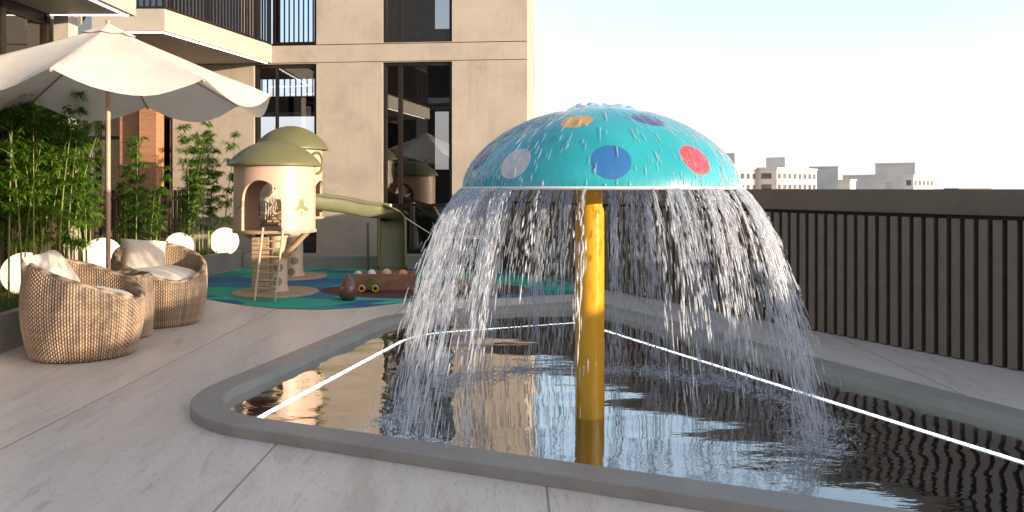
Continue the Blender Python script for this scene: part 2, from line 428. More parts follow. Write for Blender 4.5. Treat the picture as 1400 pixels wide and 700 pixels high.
# ---- water
WZ = 0.0; DC = (.46, 4.6)      # fountain centre (pole)
RND = random.Random(11)
impacts = []
def mat_water():
    m = NM('pool_water'); g = m.n('ShaderNodeNewGeometry')
    mp = m.n('ShaderNodeMapping'); mp.inputs['Scale'].default_value = (1.0, 1.9, 1); m.l(g.outputs['Position'], mp.inputs[0])
    n1 = m.noise(mp.outputs[0], 1.3, 1, .3); n2 = m.noise(mp.outputs[0], 6.0, 2, .45)
    # distance from the fountain: choppier where the streams land
    sub = m.n('ShaderNodeVectorMath', operation='DISTANCE'); m.l(g.outputs['Position'], sub.inputs[0]); sub.inputs[1].default_value = (DC[0]+.05, DC[1]+.1, WZ)
    d = sub.outputs['Value']
    chop = m.ramp(m.math('DIVIDE', d, 4.0), [(.0, .25), (.22, .45), (.32, 1.0), (.46, .35), (.8, .09)])
    h = m.math('ADD', m.math('MULTIPLY', n1, 2.6), m.math('MULTIPLY', m.math('MULTIPLY', n2, chop), .55))
    n3 = m.noise(mp.outputs[0], 26, 2, .5)
    h = m.math('ADD', h, m.math('MULTIPLY', m.math('MULTIPLY', n3, chop), .10))
    bp = m.n('ShaderNodeBump'); bp.inputs['Strength'].default_value = 1.0; bp.inputs['Distance'].default_value = .0055
    m.l(h, bp.inputs['Height'])
    tr = m.n('ShaderNodeBsdfTransparent'); tr.inputs[0].default_value = (.62, .68, .70, 1)
    gl = m.n('ShaderNodeBsdfGlossy'); gl.inputs[1].default_value = .0; m.l(bp.outputs[0], gl.inputs['Normal'])
    lw = m.n('ShaderNodeFresnel'); lw.inputs[0].default_value = 1.8; m.l(bp.outputs[0], lw.inputs['Normal'])
    f = m.math('MULTIPLY_ADD', lw.outputs[0], 1.15, .38); f.node.use_clamp = True
    mx = m.n('ShaderNodeMixShader'); m.l(f, mx.inputs[0]); m.l(tr.outputs[0], mx.inputs[1]); m.l(gl.outputs[0], mx.inputs[2])
    m.l(mx.outputs[0], m.out.inputs[0]); return m.m
WATER = mat_water()
wt = MB(); LW = pool_loop(.181); wt.add([(x, y, WZ) for x, y in LW], [tuple(range(len(LW)))])
tag(wt.build('water', WATER, origin=(1, 5, WZ)), kind='structure')

# ---- rubber play mat
def mat_mat():
    m = NM('play_mat'); g = m.n('ShaderNodeNewGeometry')
    mp = m.n('ShaderNodeMapping'); mp.inputs['Scale'].default_value = (.62, 1.15, 0); mp.inputs['Rotation'].default_value = (0, 0, R(24)); m.l(g.outputs['Position'], mp.inputs[0])
    vo = m.n('ShaderNodeTexVoronoi', distance='CHEBYCHEV'); vo.inputs['Scale'].default_value = 1.5; vo.inputs['Randomness'].default_value = 1
    m.l(mp.outputs[0], vo.inputs['Vector'])
    sp = m.n('ShaderNodeSeparateColor'); m.l(vo.outputs['Color'], sp.inputs[0])
    c = m.ramp(sp.outputs[0], [(0, (.012, .17, .29)), (.25, (.015, .36, .23)), (.45, (.012, .25, .24)), (.62, (.010, .11, .28)), (.8, (.02, .42, .27))], 'CONSTANT')
    mp2 = m.n('ShaderNodeMapping', vector_type='POINT'); m.l(g.outputs['Position'], mp2.inputs[0])
    mp2.inputs['Location'].default_value = (1.10/1.35, -10.3/.85, 0); mp2.inputs['Scale'].default_value = (1/1.35, 1/.85, 0)
    ln = m.n('ShaderNodeVectorMath', operation='LENGTH'); m.l(mp2.outputs[0], ln.inputs[0])
    c = m.mix(m.ramp(ln.outputs['Value'], [(.985, 1.0), (1.0, 0.0)]), c, (.085, .018, .02))
    gr = m.noise(g.outputs['Position'], 160, 2)
    c = m.mix(m.ramp(gr, [(.35, .25), (.55, 0)]), c, (.01, .03, .04))
    m.base(c); m.rough(.8); m.bump(gr, .4, .003); return m.m
mat_pts = [G(283, 380), G(283, 409)] + [G(*p) for p in ((305, 413), (330, 417), (380, 422), (440, 423.5), (500, 420), (560, 413), (640, 409), (700, 407), (780, 402), (828, 397))]
mat_pts += [(FENX(13.0)-.05, 13.0), (-4.35, 13.09), (-4.50, 12.0)]
mt = MB(); n = len(mat_pts); mt.add([(x, y, .006) for x, y in mat_pts], [tuple(range(n))])
tag(mt.build('play_mat', mat_mat(), origin=(-1.5, 11, 0)), 'rubber play surface of blue and green triangles with a maroon disc in the middle', 'play mat', kind=None)

# ---- terrace ledge behind the mat and planter
lg = MB(); lg.prism([(-4.38, 13.1), (FENX(13.1)-.02, 13.1), (FENX(14.4)+.9, 15.2), (-4.9, 15.2)], .001, .20)
tag(lg.build('terrace_step', PLANTER), kind='structure')
pl = thing('planter', 'long low grey concrete planter holding the bamboo and globe lamps', 'planter', (-4.6, 9, 0))
edge = [(-3.65, 2.0), (-4.06, 6.7), (-4.55, 11.9), (-4.40, 13.09)]
pm = MB()
inner = [(x-.09, y) for x, y in edge]
pm.prism(edge + [(-4.49, 13.09)] + inner[:-1][::-1], .001, .30); pm.build('planter_wall', PLANTER, pl)
s = MB(); K = 60
grid = [(-.1-1.7*i/10) for i in range(11)]
vv = []; ff = []
def edge_x(y):
    for (a, b) in zip(edge, edge[1:]):
        if a[1] <= y <= b[1]: return a[0] + (b[0]-a[0])*(y-a[1])/(b[1]-a[1])
    return edge[0][0] if y < edge[0][1] else edge[-1][0]
for j in range(K+1):
    y = 2.0 + 11.0*j/K
    for gx in grid:
        x = edge_x(y)+gx; vv.append((x, y, .27 + .03*mnoise.noise(Vector((x*3, y*3, 0)))))
for j in range(K):
    for i in range(10): ff.append((j*11+i+1, j*11+i, (j+1)*11+i, (j+1)*11+i+1))
s.add(vv, ff); s.build('soil', SOIL, pl, smooth='all')

def leafmat(name, c1, c2, rough=.45):
    m = NM(name)
    oi = m.n('ShaderNodeObjectInfo'); ge = m.n('ShaderNodeNewGeometry')
    n1 = m.noise(m.world(), 7, 2)
    f = m.math('ADD', m.math('MULTIPLY', n1, .6), m.math('MULTIPLY', ge.outputs['Random Per Island'], .4))
    c = m.ramp(f, [(.25, c1), (.75, c2)])
    m.base(c); m.rough(rough)
    tl = m.n('ShaderNodeBsdfTranslucent'); m.l(c, tl.inputs[0])
    mx = m.n('ShaderNodeMixShader'); mx.inputs[0].default_value = .48
    m.l(m.b.outputs[0], mx.inputs[1]); m.l(tl.outputs[0], mx.inputs[2]); m.l(mx.outputs[0], m.out.inputs[0])
    return m.m
LEAF = leafmat('bamboo_leaf', (.05, .14, .014), (.19, .36, .04))
GRASS = leafmat('grass_blade', (.05, .10, .012), (.13, .20, .03))
CULM = simple('bamboo_culm', (.22, .26, .07), .45, 0, .25, 12, .1)
gm = MB(); rg = random.Random(5)
for i in range(9000):
    y = rg.uniform(4, 12.95); x = edge_x(y) - .12 - 1.5*rg.random()**1.5
    h = rg.uniform(.03, .09); a = rg.uniform(0, 2*PI); wd = .004; lx, ly = rg.gauss(0, .02), rg.gauss(0, .02)
    dx, dy = math.cos(a)*wd, math.sin(a)*wd
    gm.add([(x-dx, y-dy, .26), (x+dx, y+dy, .26), (x+lx, y+ly, .28+h)], [(0, 1, 2)])
tag(gm.build('planter_grass', GRASS), 'short green grass growing in the planter under the bamboo', 'grass', kind='stuff')

# ------------------------------------------------------------------ BUILDING
bld = thing('apartment_building', 'beige plastered apartment building with dark framed windows and a balcony, behind the play area', 'building', tuple(FPt(FA(500), 0)))
def wall_holes(mb, a0, a1, z0, z1, holes, t0, t1, M=FM):
    xs = sorted({a0, a1} | {h[0] for h in holes} | {h[1] for h in holes}); xs = [x for x in xs if a0 <= x <= a1]
    zs = sorted({z0, z1} | {h[2] for h in holes} | {h[3] for h in holes}); zs = [z for z in zs if z0 <= z <= z1]
    def solid(i, j):
        if i < 0 or j < 0 or i >= len(xs)-1 or j >= len(zs)-1: return False
        cx, cz = (xs[i]+xs[i+1])/2, (zs[j]+zs[j+1])/2
        return not any(h[0] < cx < h[1] and h[2] < cz < h[3] for h in holes)
    for i in range(len(xs)-1):
        for j in range(len(zs)-1):
            if not solid(i, j): continue
            x, X, z, Z = xs[i], xs[i+1], zs[j], zs[j+1]
            q = [[(x, t0, z), (X, t0, z), (X, t0, Z), (x, t0, Z)], [(X, t1, z), (x, t1, z), (x, t1, Z), (X, t1, Z)]]
            if not solid(i-1, j): q.append([(x, t1, z), (x, t0, z), (x, t0, Z), (x, t1, Z)])
            if not solid(i+1, j): q.append([(X, t0, z), (X, t1, z), (X, t1, Z), (X, t0, Z)])
            if not solid(i, j-1): q.append([(x, t1, z), (X, t1, z), (X, t0, z), (x, t0, z)])
            if not solid(i, j+1): q.append([(x, t0, Z), (X, t0, Z), (X, t1, Z), (x, t1, Z)])
            for f in q: mb.add([M @ Vector(v) for v in f], [(0, 1, 2, 3)])
aL = FA(60); aR = FA(720.5); RET = 2.0
zb0, zb1 = FZ(560, 83), FZ(560, 59.5)      # band grooves
TOP = 8.2
hA = (FA(347), FA(432.5), .2, FZ(430, 87)); hA2 = (FA(347), FA(432.5), zb1-.01, 7.6)
hB = (FA(523), FA(618), .2, FZ(570, 84.5)); hB2 = (FA(523), FA(618), FZ(570, 57.5), 7.6)
hD = (FA(213), FA(236), .2, FZ(225, 150)); hW = (FA(92), FA(166), .2, 3.3)
hU = (FA(110), FA(330), zb1+.05, 6.6)
wm = MB()
holes = [hA, hA2, hB, hB2, hD, hW, hU]
gap = .012
wall_holes(wm, aL, aR, -.4, zb0-gap, holes, 0, .30)
wm.build('wall', FACADE, bld)
wm = MB(); wall_holes(wm, aL, aR, zb0, zb1, [], .004, .30); wm.build('floor_band', FACADE, bld)
wm = MB(); wall_holes(wm, aL, aR, zb1+gap, TOP, holes, 0, .30); wm.build('wall', FACADE, bld)
wm = MB(); wm.box(aL, aR-.02, .03, .29, zb0-gap, zb0, FM); wm.box(aL, aR-.02, .03, .29, zb1, zb1+gap, FM)
wm.build('groove', BRONZE, bld)
# end wall that faces the sun, and back wall with openings that show the sky
wm = MB(); wm.box(aR-.30, aR-.002, .302, RET, -.4, TOP, FM); wm.build('end_wall', FACADE, bld)
bT = RET
bh = [(FA(589, bT), FA(616, bT), FZ(600, 232, bT), zb0-.5), (FA(589, bT), FA(640, bT), zb1+.6, 7.2),
      (FA(338, bT), FA(440, bT), FZ(400, 225, bT), FZ(400, 96, bT)), (FA(330, bT), FA(440, bT), zb1-.3, 7.4)]
wm = MB(); wall_holes(wm, aL, aR-.302, -.4, TOP, bh, bT-.2, bT); wm.build('back_wall', ROOM, bld)
wm = MB(); wm.box(aL, aR-.302, .302, bT-.202, zb0-.02, zb1-.05, FM); wm.build('floor_slab', ROOM, bld)
wm = MB()
for a in (FA(440), FA(512, bT)-.06, FA(328, bT)-.1): wm.box(a-.05, a+.05, .302, bT-.202, -.4, zb0-.022, FM); wm.box(a-.05, a+.05, .302, bT-.202, zb1, TOP, FM)
wm.build('partition', ROOM, bld)
wm = MB(); wm.box(aL, aR-.302, .302, bT-.202, .0, .19, FM); wm.build('room_floor', ROOMD, bld)
wm = MB(); wm.box(aL, aR, 0, bT, TOP, TOP+.2, FM); wm.build('roof', SLABM, bld)

def window(h, mull=(), trans=(), glass=GLASS, fw=.055, t=.10):
    f = MB(); a0, a1, z0, z1 = h
    f.box(a0+.002, a0+fw, t-.05, t+.05, z0+.002, z1-.002, FM); f.box(a1-fw, a1-.002, t-.05, t+.05, z0+.002, z1-.002, FM)
    f.box(a0+fw, a1-fw, t-.05, t+.05, z1-fw, z1-.002, FM); f.box(a0+fw, a1-fw, t-.05, t+.05, z0+.002, z0+fw, FM)
    for (mp_, mw) in mull: f.box(mp_-mw/2, mp_+mw/2, t-.04, t+.04, z0+fw, z1-fw, FM)
    for (zp, zw) in trans: f.box(a0+fw, a1-fw, t-.043, t+.043, zp-zw/2, zp+zw/2, FM)
    w_ = MB(); w_.box(a0+.02, a1-.02, t-.006, t+.006, z0+.02, z1-.02, FM)
    wr = f.build('window', BRONZE, bld); w_.build('pane', glass, wr)
    return wr
window(hB, [(FA(546), .07)], [(1.02, .05)])
window(hB2, [(FA(546), .07)])
window(hA, [(FA(376), .035)], [(1.1, .06)], glass=mat_glass('clear_glass', (.85, .87, .9), .03))
window(hA2, [(FA(376), .05)], glass=mat_glass('clear_glass_upper', (.80, .85, .92), .03))
window(hD, [], [(FZ(225, 160), .05)], GLASSD)
window(hW, [(FA(130), .08), (FA(112), .05)], [(2.2, .06)], GLASSD)
window(hU, [(FA(170), .08), (FA(230), .08), (FA(280), .08)], [], GLASSD)
# slim curtain-like screens and lintel lamps inside
for h, a in ((hB, FA(553)), (hB2, FA(553))):
    c = MB()
    for k in range(10):
        x = a + k*.035; c.add([FM @ Vector(v) for v in ((x, .9+.03*(k % 2), h[2]+.05), (x+.035, .9+.03*((k+1) % 2), h[2]+.05), (x+.035, .9+.03*((k+1) % 2), min(h[3], 7)-.1), (x, .9+.03*(k % 2), min(h[3], 7)-.1))], [(0, 1, 2, 3)])
    c.build('curtain', ROOM, bld)
# rear balcony seen through the left opening
def railing(p0, p1, z0, h, pitch, mat, parent, name='railing', bw=.018, bd=.03, toprail=True):
    p0, p1 = Vector(p0), Vector(p1); L = (p1-p0).length; e = (p1-p0)/L; ang = math.atan2(e.y, e.x)
    T = Matrix.Translation((p0.x, p0.y, 0)) @ Matrix.Rotation(ang, 4, 'Z')
    r = MB(); r.box(0, L, -.02, .02, z0+.02, z0+.045, T)
    if toprail: r.box(0, L, -.025, .025, z0+h, z0+h+.03, T)
    r.box(-.02, -.001, -.02, .02, z0+.02, z0+h+.03, T); r.box(L+.001, L+.02, -.02, .02, z0+.02, z0+h+.03, T)
    rr = r.build(name, mat, parent)
    n = int(L/pitch)
    for k in range(n+1):
        b = MB(); x = k*pitch+.012
        if x > L-.01: break
        b.box(x-bw/2, x+bw/2, -bd/2, bd/2, z0+.045, z0+h, T); b.build('baluster', mat, rr)
    return rr
tb = bT + .6
sb = MB(); sb.box(FA(340, tb), FA(450, tb), bT+.02, bT+1.0, FZ(400, 157, tb), FZ(400, 136, tb), FM); sb.build('rear_balcony', ROOMD, bld)
a_, b_ = FPt(FA(342, tb), 0, tb), FPt(FA(448, tb), 0, tb)
railing((a_.x, a_.y), (b_.x, b_.y), FZ(400, 136, tb), .42, .12, BRONZE, bld, 'rear_railing')
a_, b_ = FPt(FA(585, tb), 0, tb), FPt(FA(622, tb), 0, tb)
sb = MB(); sb.box(FA(585, tb), FA(622, tb), bT+.02, bT+1.0, FZ(600, 150, tb), FZ(600, 126, tb), FM); sb.build('rear_balcony', ROOMD, bld)
railing((a_.x, a_.y), (b_.x, b_.y), FZ(600, 126, tb), .5, .09, BRONZE, bld, 'rear_railing')

# slanted balcony over the planter
k = zb0 - EYE
def atz(px, py, z): d = F*(z-EYE)/(HY-py); return ((px-CX)/F*d, d)
c1 = atz(225, 42, zb0); c2 = (FPt(FA(372), 0, -.005).x, FPt(FA(372), 0, -.005).y)
c0 = (c1[0]-1.0, c1[1]); cb = FPt(FA(90), 0, -.005)
bal = MB(); bal.prism([c0, c1, c2, (cb.x, cb.y)], zb0-.004, zb1+.01); bo = bal.build('balcony', SLABM, bld)
lm = MB()
def strip(mb, p, q, z, wdt=.03, inset=.07, h=.012):
    p, q = Vector(p), Vector(q); e = (q-p).normalized(); nn = Vector((-e.y, e.x)); ang = math.atan2(e.y, e.x)
    T = Matrix.Translation((p.x+nn.x*inset, p.y+nn.y*inset, 0)) @ Matrix.Rotation(ang, 4, 'Z')
    mb.box(.05, (q-p).length-.05, -wdt/2, wdt/2, z-h, z-.001, T)
strip(lm, c1, c2, zb0-.004); strip(lm, c0, c1, zb0-.004, inset=.07)
lm.build('strip_light', LED, bo)
railing((c1[0]-.03, c1[1]+.06), (c2[0]-.03, c2[1]-.03), zb1+.01, 1.05, .085, BRONZE, bld)
railing((c0[0], c0[1]+.06), (c1[0]-.05, c1[1]+.06), zb1+.01, 1.05, .085, BRONZE, bld)
p1_, p2_ = FPt(FA(374), 0, .03), FPt(FA(431), 0, .03)
railing((p1_.x, p1_.y), (p2_.x, p2_.y), zb1+.02, 1.05, .085, BRONZE, bld)
# nearer balcony, upper left
ZN = zb0
n1 = atz(186, 20, ZN)
nb = MB(); nb.prism([(-9, 3.0), (n1[0]-.0, 3.0), (n1[0], n1[1]), (-9, n1[1])], ZN-.02, zb1+.02); nbo = nb.build('balcony', SLABM, bld)
lm = MB(); strip(lm, (n1[0], 3.2), n1, ZN-.02, inset=.09); strip(lm, n1, (-8.9, n1[1]), ZN-.02, inset=.09, wdt=.02); lm.build('strip_light', LED, nbo)
railing((n1[0]-.06, 3.05), (n1[0]-.06, n1[1]-.05), zb1+.02, 1.05, .13, BRONZE, bld)
# column and the glazed left wing
cm = MB(); cm.box(n1[0]-.97, n1[0]-.79, n1[1]-.10, n1[1]+.12, .0, ZN-.022); cm.build('column', SLABM, bld)
XW = n1[0]-1.05
wr = MB()
for y in (3.0, 4.6, 6.2, 7.8, 9.0, n1[1]-.16): wr.box(XW-.05, XW+.05, y-.04, y+.04, 0, ZN-.022)
wr.box(XW-.04, XW+.04, 3.0, n1[1]-.1, ZN-.16, ZN-.024); wr.box(XW-.04, XW+.04, 3.0, n1[1]-.1, 0, .10)
w0 = wr.build('window', BRONZE, bld)
pn = MB(); pn.box(XW-.008, XW+.008, 3.0, n1[1]-.12, .1, ZN-.16); pn.build('pane', GLASSD, w0)
iw = MB(); iw.box(XW-3.0, XW-2.9, 3.0, 13.4, 0, ZN-.03); iw.box(XW-2.9, XW-.06, n1[1]+.1, n1[1]+.2, 0, ZN-.03); iw.box(XW-2.9, XW-.06, 2.9, 3.0, 0, ZN-.03); iw.build('inner_wall', ROOM, bld)
# wooden pillar and recess
wp = MB(); wp.box(FA(190, -.25), FA(214, -.25), -.25, -.002, .2, zb0-.01, FM, .006); wp.build('wood_pillar', WOODP, bld)
wp = MB(); wp.box(FA(166), FA(190, -.05)-.003, -.05, -.002, .2, 2.95, FM); wp.build('wood_panel', WOODP, bld)
# opposite wing behind the camera (seen only mirrored in the glass)
opp = thing('opposite_building', 'brown apartment wing across the terrace mirrored in the windows', 'building', (-6, -24, 0))
ob = MB(); ob.box(-24, 7, -30, -24, -2, 15); ob.build('wall', FACADE, opp)
for z in (3.4, 6.8, 10.2):
    ob = MB(); ob.box(-24, 7, -23.99, -22.6, z, z+.35); ob.build('balcony', SLABM, opp)
for z in (.1, 3.8, 7.2):
    for i in range(9):
        x = -23+i*3.3; ob = MB(); ob.box(x, x+2.5, -23.985, -23.95, z, z+2.7); ob.build('window', BRONZE, opp)

# ------------------------------------------------------------------ parapet fence
fu = Vector((-.52, 1)).normalized(); fang = math.atan2(fu.y, fu.x)
FS = Vector((FENX(13.25), 13.25)); fen = thing('parapet_fence', 'dark brown parapet of vertical metal slats under a solid band, right of the pool', 'fence', (FENX(8), 8, 0))
FLEN = (FS - Vector((FENX(-5), -5))).length
TF = Matrix.Translation((FS.x, FS.y, 0)) @ Matrix.Rotation(fang+PI, 4, 'Z')    # x runs towards the camera, +y is the outer side
# outer side check: normal pointing right
nn = TF.to_3x3() @ Vector((0, 1, 0)); SG = 1 if nn.x > 0 else -1
def fbox(mb, x0, x1, y0, y1, z0, z1, bev=0):
    ya, yb = sorted((SG*y0, SG*y1)); mb.box(x0, x1, ya, yb, z0, z1, TF, bev)
b = MB(); fbox(b, 0, FLEN, .03, .30, .0, 1.10); b.build('backing', BACKING, fen)
b = MB(); fbox(b, 0, FLEN, -.06, .34, 1.101, 1.296, .006); b.build('top_band', BAND, fen)
b = MB(); fbox(b, 0, FLEN, -.015, .029, 1.072, 1.099); b.build('under_rail', BACKING, fen)
# drip lip joints on the top
for i in range(7):
    b = MB(); fbox(b, 2.2+i*1.9, 2.2+i*1.9+.12, -.065, .345, 1.2965, 1.303, .002); b.build('cap_joint', BAND, fen)
pitch = .107; ns = int(FLEN/pitch); rest = MB()
for i in range(ns):
    x = .03 + i*pitch
    if i < 98:
        q = MB(); fbox(q, x, x+.068, -.045, .0298, .008, 1.071, .003); q.build('slat', SLAT, fen)
    else: fbox(rest, x, x+.068, -.045, .0298, .008, 1.071)
tag(rest.build('slat_run', SLAT, fen), kind='stuff')

# ------------------------------------------------------------------ city beyond
CW = mat_concrete('city_white', (.64, .59, .53), .8, scale=.1)
CWIN = simple('city_window', (.10, .105, .12), .25, 0, .3, .3, 0)
AL = R(45)
def city(pxl, pxc, pxr, ytop, Y, label, boxes=(), floors=5, win=True):
    c = D(pxc, HY, Y); base = -24
    wl = (pxc-pxl)/F*Y/.70; wr_ = (pxr-pxc)/F*Y/.70
    h = EYE + (HY-ytop)/F*Y
    root = thing('city_building', label, 'building', (c.x, c.y, base), group='distant white city buildings')
    M = Matrix.Translation((c.x, c.y, 0)) @ Matrix.Rotation(AL, 4, 'Z')
    # local +x = right-hand sunlit face direction, +y = left shaded face direction
    b = MB(); b.box(0, wr_, 0, wl, base, h, M); b.build('wall', CW, root)
    b = MB(); b.box(-.25, wr_+.25, -.25, wl+.25, h, h+.5, M); b.build('roof', CW, root)
    for (u0, u1, v0, v1, hh) in boxes:
        b = MB(); b.box(u0*wr_, u1*wr_, v0*wl, v1*wl, h+.5, EYE+(HY-hh)/F*Y, M); b.build('roof_block', CW, root)
    if win:
        z = h-2.6
        for fl in range(3):
            nx = max(2, int(wr_/3.2)); sx = wr_/nx
            for i in range(nx):
                b = MB(); b.box(sx*i+sx*.22, sx*i+sx*.7, -.12, .05, z-.2, z+1.4, M); b.build('window', CWIN, root)
            ny = max(1, int(wl/3.6)); sy = wl/ny
            for i in range(ny):
                b = MB(); b.box(-.12, .05, sy*i+sy*.25, sy*i+sy*.72, z-.2, z+1.4, M); b.build('window', CWIN, root)
            z -= 3.3
    return root
# (pxl shaded edge, pxc nearest corner, pxr)
city(968, 1003, 1048, 231, 230, 'white city block at far left of the skyline just behind the fountain dome', [(.05, .75, .0, .9, 209)])
city(1040, 1062, 1149, 231, 235, 'long white city block with a tall grey-sided box on its roof', [(.22, .68, .05, .95, 214)])
city(1118, 1146, 1156, 229, 300, 'narrow pale block directly right of the long white one', [(.3, .9, .1, .8, 227)], win=False)
city(1150, 1162, 1176, 247.5, 255, 'small low lit block in the dip of the skyline', win=False)
city(1160, 1246, 1256, 240, 330, 'low wide grey shaded block behind the smaller ones', [(.1, .9, .2, .5, 238)], win=False)
city(1203, 1210, 1225, 249, 260, 'smallest low lit block in front of the wide grey one', win=False)
city(1214, 1251, 1275, 224, 300, 'tall grey-sided block with a lit right face near the right end', [(.1, .6, .2, .9, 222)], win=False)
city(1240, 1249, 1307, 241, 250, 'white block with bays at the far right end of the skyline', [(.1, .4, .2, .8, 238)])

# ------------------------------------------------------------------ mushroom fountain
DCx, DCy = .505, 4.63; RD = .785; HD = .458; RZ = 1.306
fo = thing('mushroom_fountain', 'turquoise mushroom shaped water fountain with coloured spots on a yellow post', 'fountain', (DC[0], DC[1], -.4))
def dome_r(z):   # radius at height z above the rim
    q = max(0.0, min(1.0, z/HD)); return RD*(1-q**1.75)**(1/1.9)
def mat_dome():
    m = NM('dome_paint'); g = m.n('ShaderNodeNewGeometry')
    n = m.noise(g.outputs['Position'], 3, 4)
    c = m.ramp(n, [(.3, (.014, .26, .32)), (.7, (.03, .38, .43))])
    spots = [(788, 165, .085, (.62, .33, .04)), (704, 222, .092, (.52, .50, .48)), (835, 221, .100, (.03, .14, .36)), (951, 217, .092, (.62, .06, .08)), (886, 163, .09, (.05, .06, .18))]
    pts = []
    for (px, py, r, cc) in spots:
        o = Vector((0, 0, EYE)); dr = Vector(((px-CX)/F, 1, (HY-py)/F)); t = 3.9; hit = None
        while t < 5.0:
            p = o + dr*t
            rr = math.hypot(p.x-DCx, p.y-DCy)
            if 0 < p.z-RZ < HD and rr < dome_r(p.z-RZ): hit = p; break
            t += .002
        if hit is None: hit = o + dr*4.6
        pts.append((hit, r, cc))
    for k, ang in enumerate((20, 65, 110, 155, 200)):
        cc = ((.03, .14, .36), (.62, .33, .04), (.62, .06, .08), (.52, .5, .48), (.05, .06, .18))[k]
        z = .16 + .12*(k % 2); rr = dome_r(z); pts.append((Vector((DCx+rr*math.cos(R(ang)), DCy+rr*math.sin(R(ang)), RZ+z)), .09, cc))
    for (p, r, cc) in pts:
        d = m.n('ShaderNodeVectorMath', operation='DISTANCE'); m.l(g.outputs['Position'], d.inputs[0]); d.inputs[1].default_value = p
        f = m.math('LESS_THAN', d.outputs['Value'], r); c = m.mix(f, c, cc)
    m.base(c); m.rough(.25); m.b.inputs['Coat Weight'].default_value = .35; m.b.inputs['Coat Roughness'].default_value = .12
    vs = m.world(scale=(1, 1, .35)); m.bump(m.noise(vs, 24, 3), .35, .006)
    return m.m
d_ = MB()
prof = []
for i in range(29):
    z = HD*(1-(1-i/28)**1.6) if i < 28 else HD
    prof.append((max(dome_r(z), .0015), z))
d_.lathe(prof, (DCx, DCy, RZ), 96)
dome = d_.build('dome', mat_dome(), fo, smooth='all')
rm = MB(); rm.lathe([(RD-.30, -.008), (RD-.02, -.012), (RD+.004, -.010), (RD+.010, -.003), (RD+.006, .004), (RD-.01, .006)], (DCx, DCy, RZ), 96)
rm.lathe([(.001, -.004), (RD-.30, -.008)], (DCx, DCy, RZ), 48)
rm.build('rim', WPAINT, fo, smooth=60)
YEL = simple('yellow_paint', (.62, .33, .02), .22, 0, .06, 5, .1)
pm_ = MB(); pm_.lathe([(.083, -.42), (.083, 1.16), (.083, 1.17)], (DC[0]-.015, DC[1], 0), 40, True); pm_.build('post', YEL, fo, smooth=40)
pm_ = MB(); pm_.lathe([(.0835, 1.15), (.080, 1.18), (.072, 1.20), (.072, 1.303)], (DC[0]-.015, DC[1], 0), 40); pm_.build('post_neck', YEL, fo, smooth=40)
pm_ = MB(); pm_.lathe([(.17, -.415), (.17, -.39), (.09, -.385)], (DC[0]-.015, DC[1], 0), 32, True); pm_.build('base_flange', YEL, fo, smooth=30)

def mat_spray(name, white=.5):
    m = NM(name)
    df = m.n('ShaderNodeBsdfDiffuse'); df.inputs[0].default_value = (.76, .80, .87, 1)
    tl = m.n('ShaderNodeBsdfTranslucent'); tl.inputs[0].default_value = (.76, .80, .87, 1)
    gl = m.n('ShaderNodeBsdfGlossy'); gl.inputs[0].default_value = (.95, .97, 1, 1); gl.inputs[1].default_value = .28
    tr = m.n('ShaderNodeBsdfTransparent'); tr.inputs[0].default_value = (.97, .98, 1, 1)
    m1 = m.n('ShaderNodeMixShader'); m1.inputs[0].default_value = .5; m.l(df.outputs[0], m1.inputs[1]); m.l(tl.outputs[0], m1.inputs[2])
    m2 = m.n('ShaderNodeMixShader'); m2.inputs[0].default_value = .22; m.l(m1.outputs[0], m2.inputs[1]); m.l(gl.outputs[0], m2.inputs[2])
    m3 = m.n('ShaderNodeMixShader')
    ge = m.n('ShaderNodeNewGeometry')
    f = m.math('MULTIPLY_ADD', ge.outputs['Random Per Island'], .45, white-.22); f.node.use_clamp = True
    m.l(f, m3.inputs[0]); m.l(tr.outputs[0], m3.inputs[1]); m.l(m2.outputs[0], m3.inputs[2])
    m.l(m3.outputs[0], m.out.inputs[0]); return m.m
SPRAY = mat_spray('falling_water', .36)
FROTH = mat_spray('froth', .42)
def spindle(mb, p, d, L, w, n=5):
    d = d.normalized(); up = Vector((0, 0, 1)) if abs(d.z) < .95 else Vector((1, 0, 0))
    a = d.cross(up).normalized(); b = d.cross(a)
    vs = [p - d*L*.5]
    for (s_, r_) in ((-.28, .75), (.08, 1.0), (.34, .6)):
        for j in range(n):
            an = 2*PI*j/n; vs.append(p + d*L*s_ + (a*math.cos(an)+b*math.sin(an))*w*r_)
    vs.append(p + d*L*.5)
    fs = [(0, 1+(j+1) % n, 1+j) for j in range(n)]
    for i in range(2):
        for j in range(n): fs.append((1+i*n+j, 1+i*n+(j+1) % n, 1+(i+1)*n+(j+1) % n, 1+(i+1)*n+j))
    fs += [(3*n+1, 1+2*n+j, 1+2*n+(j+1) % n) for j in range(n)]
    mb.add(vs, fs)
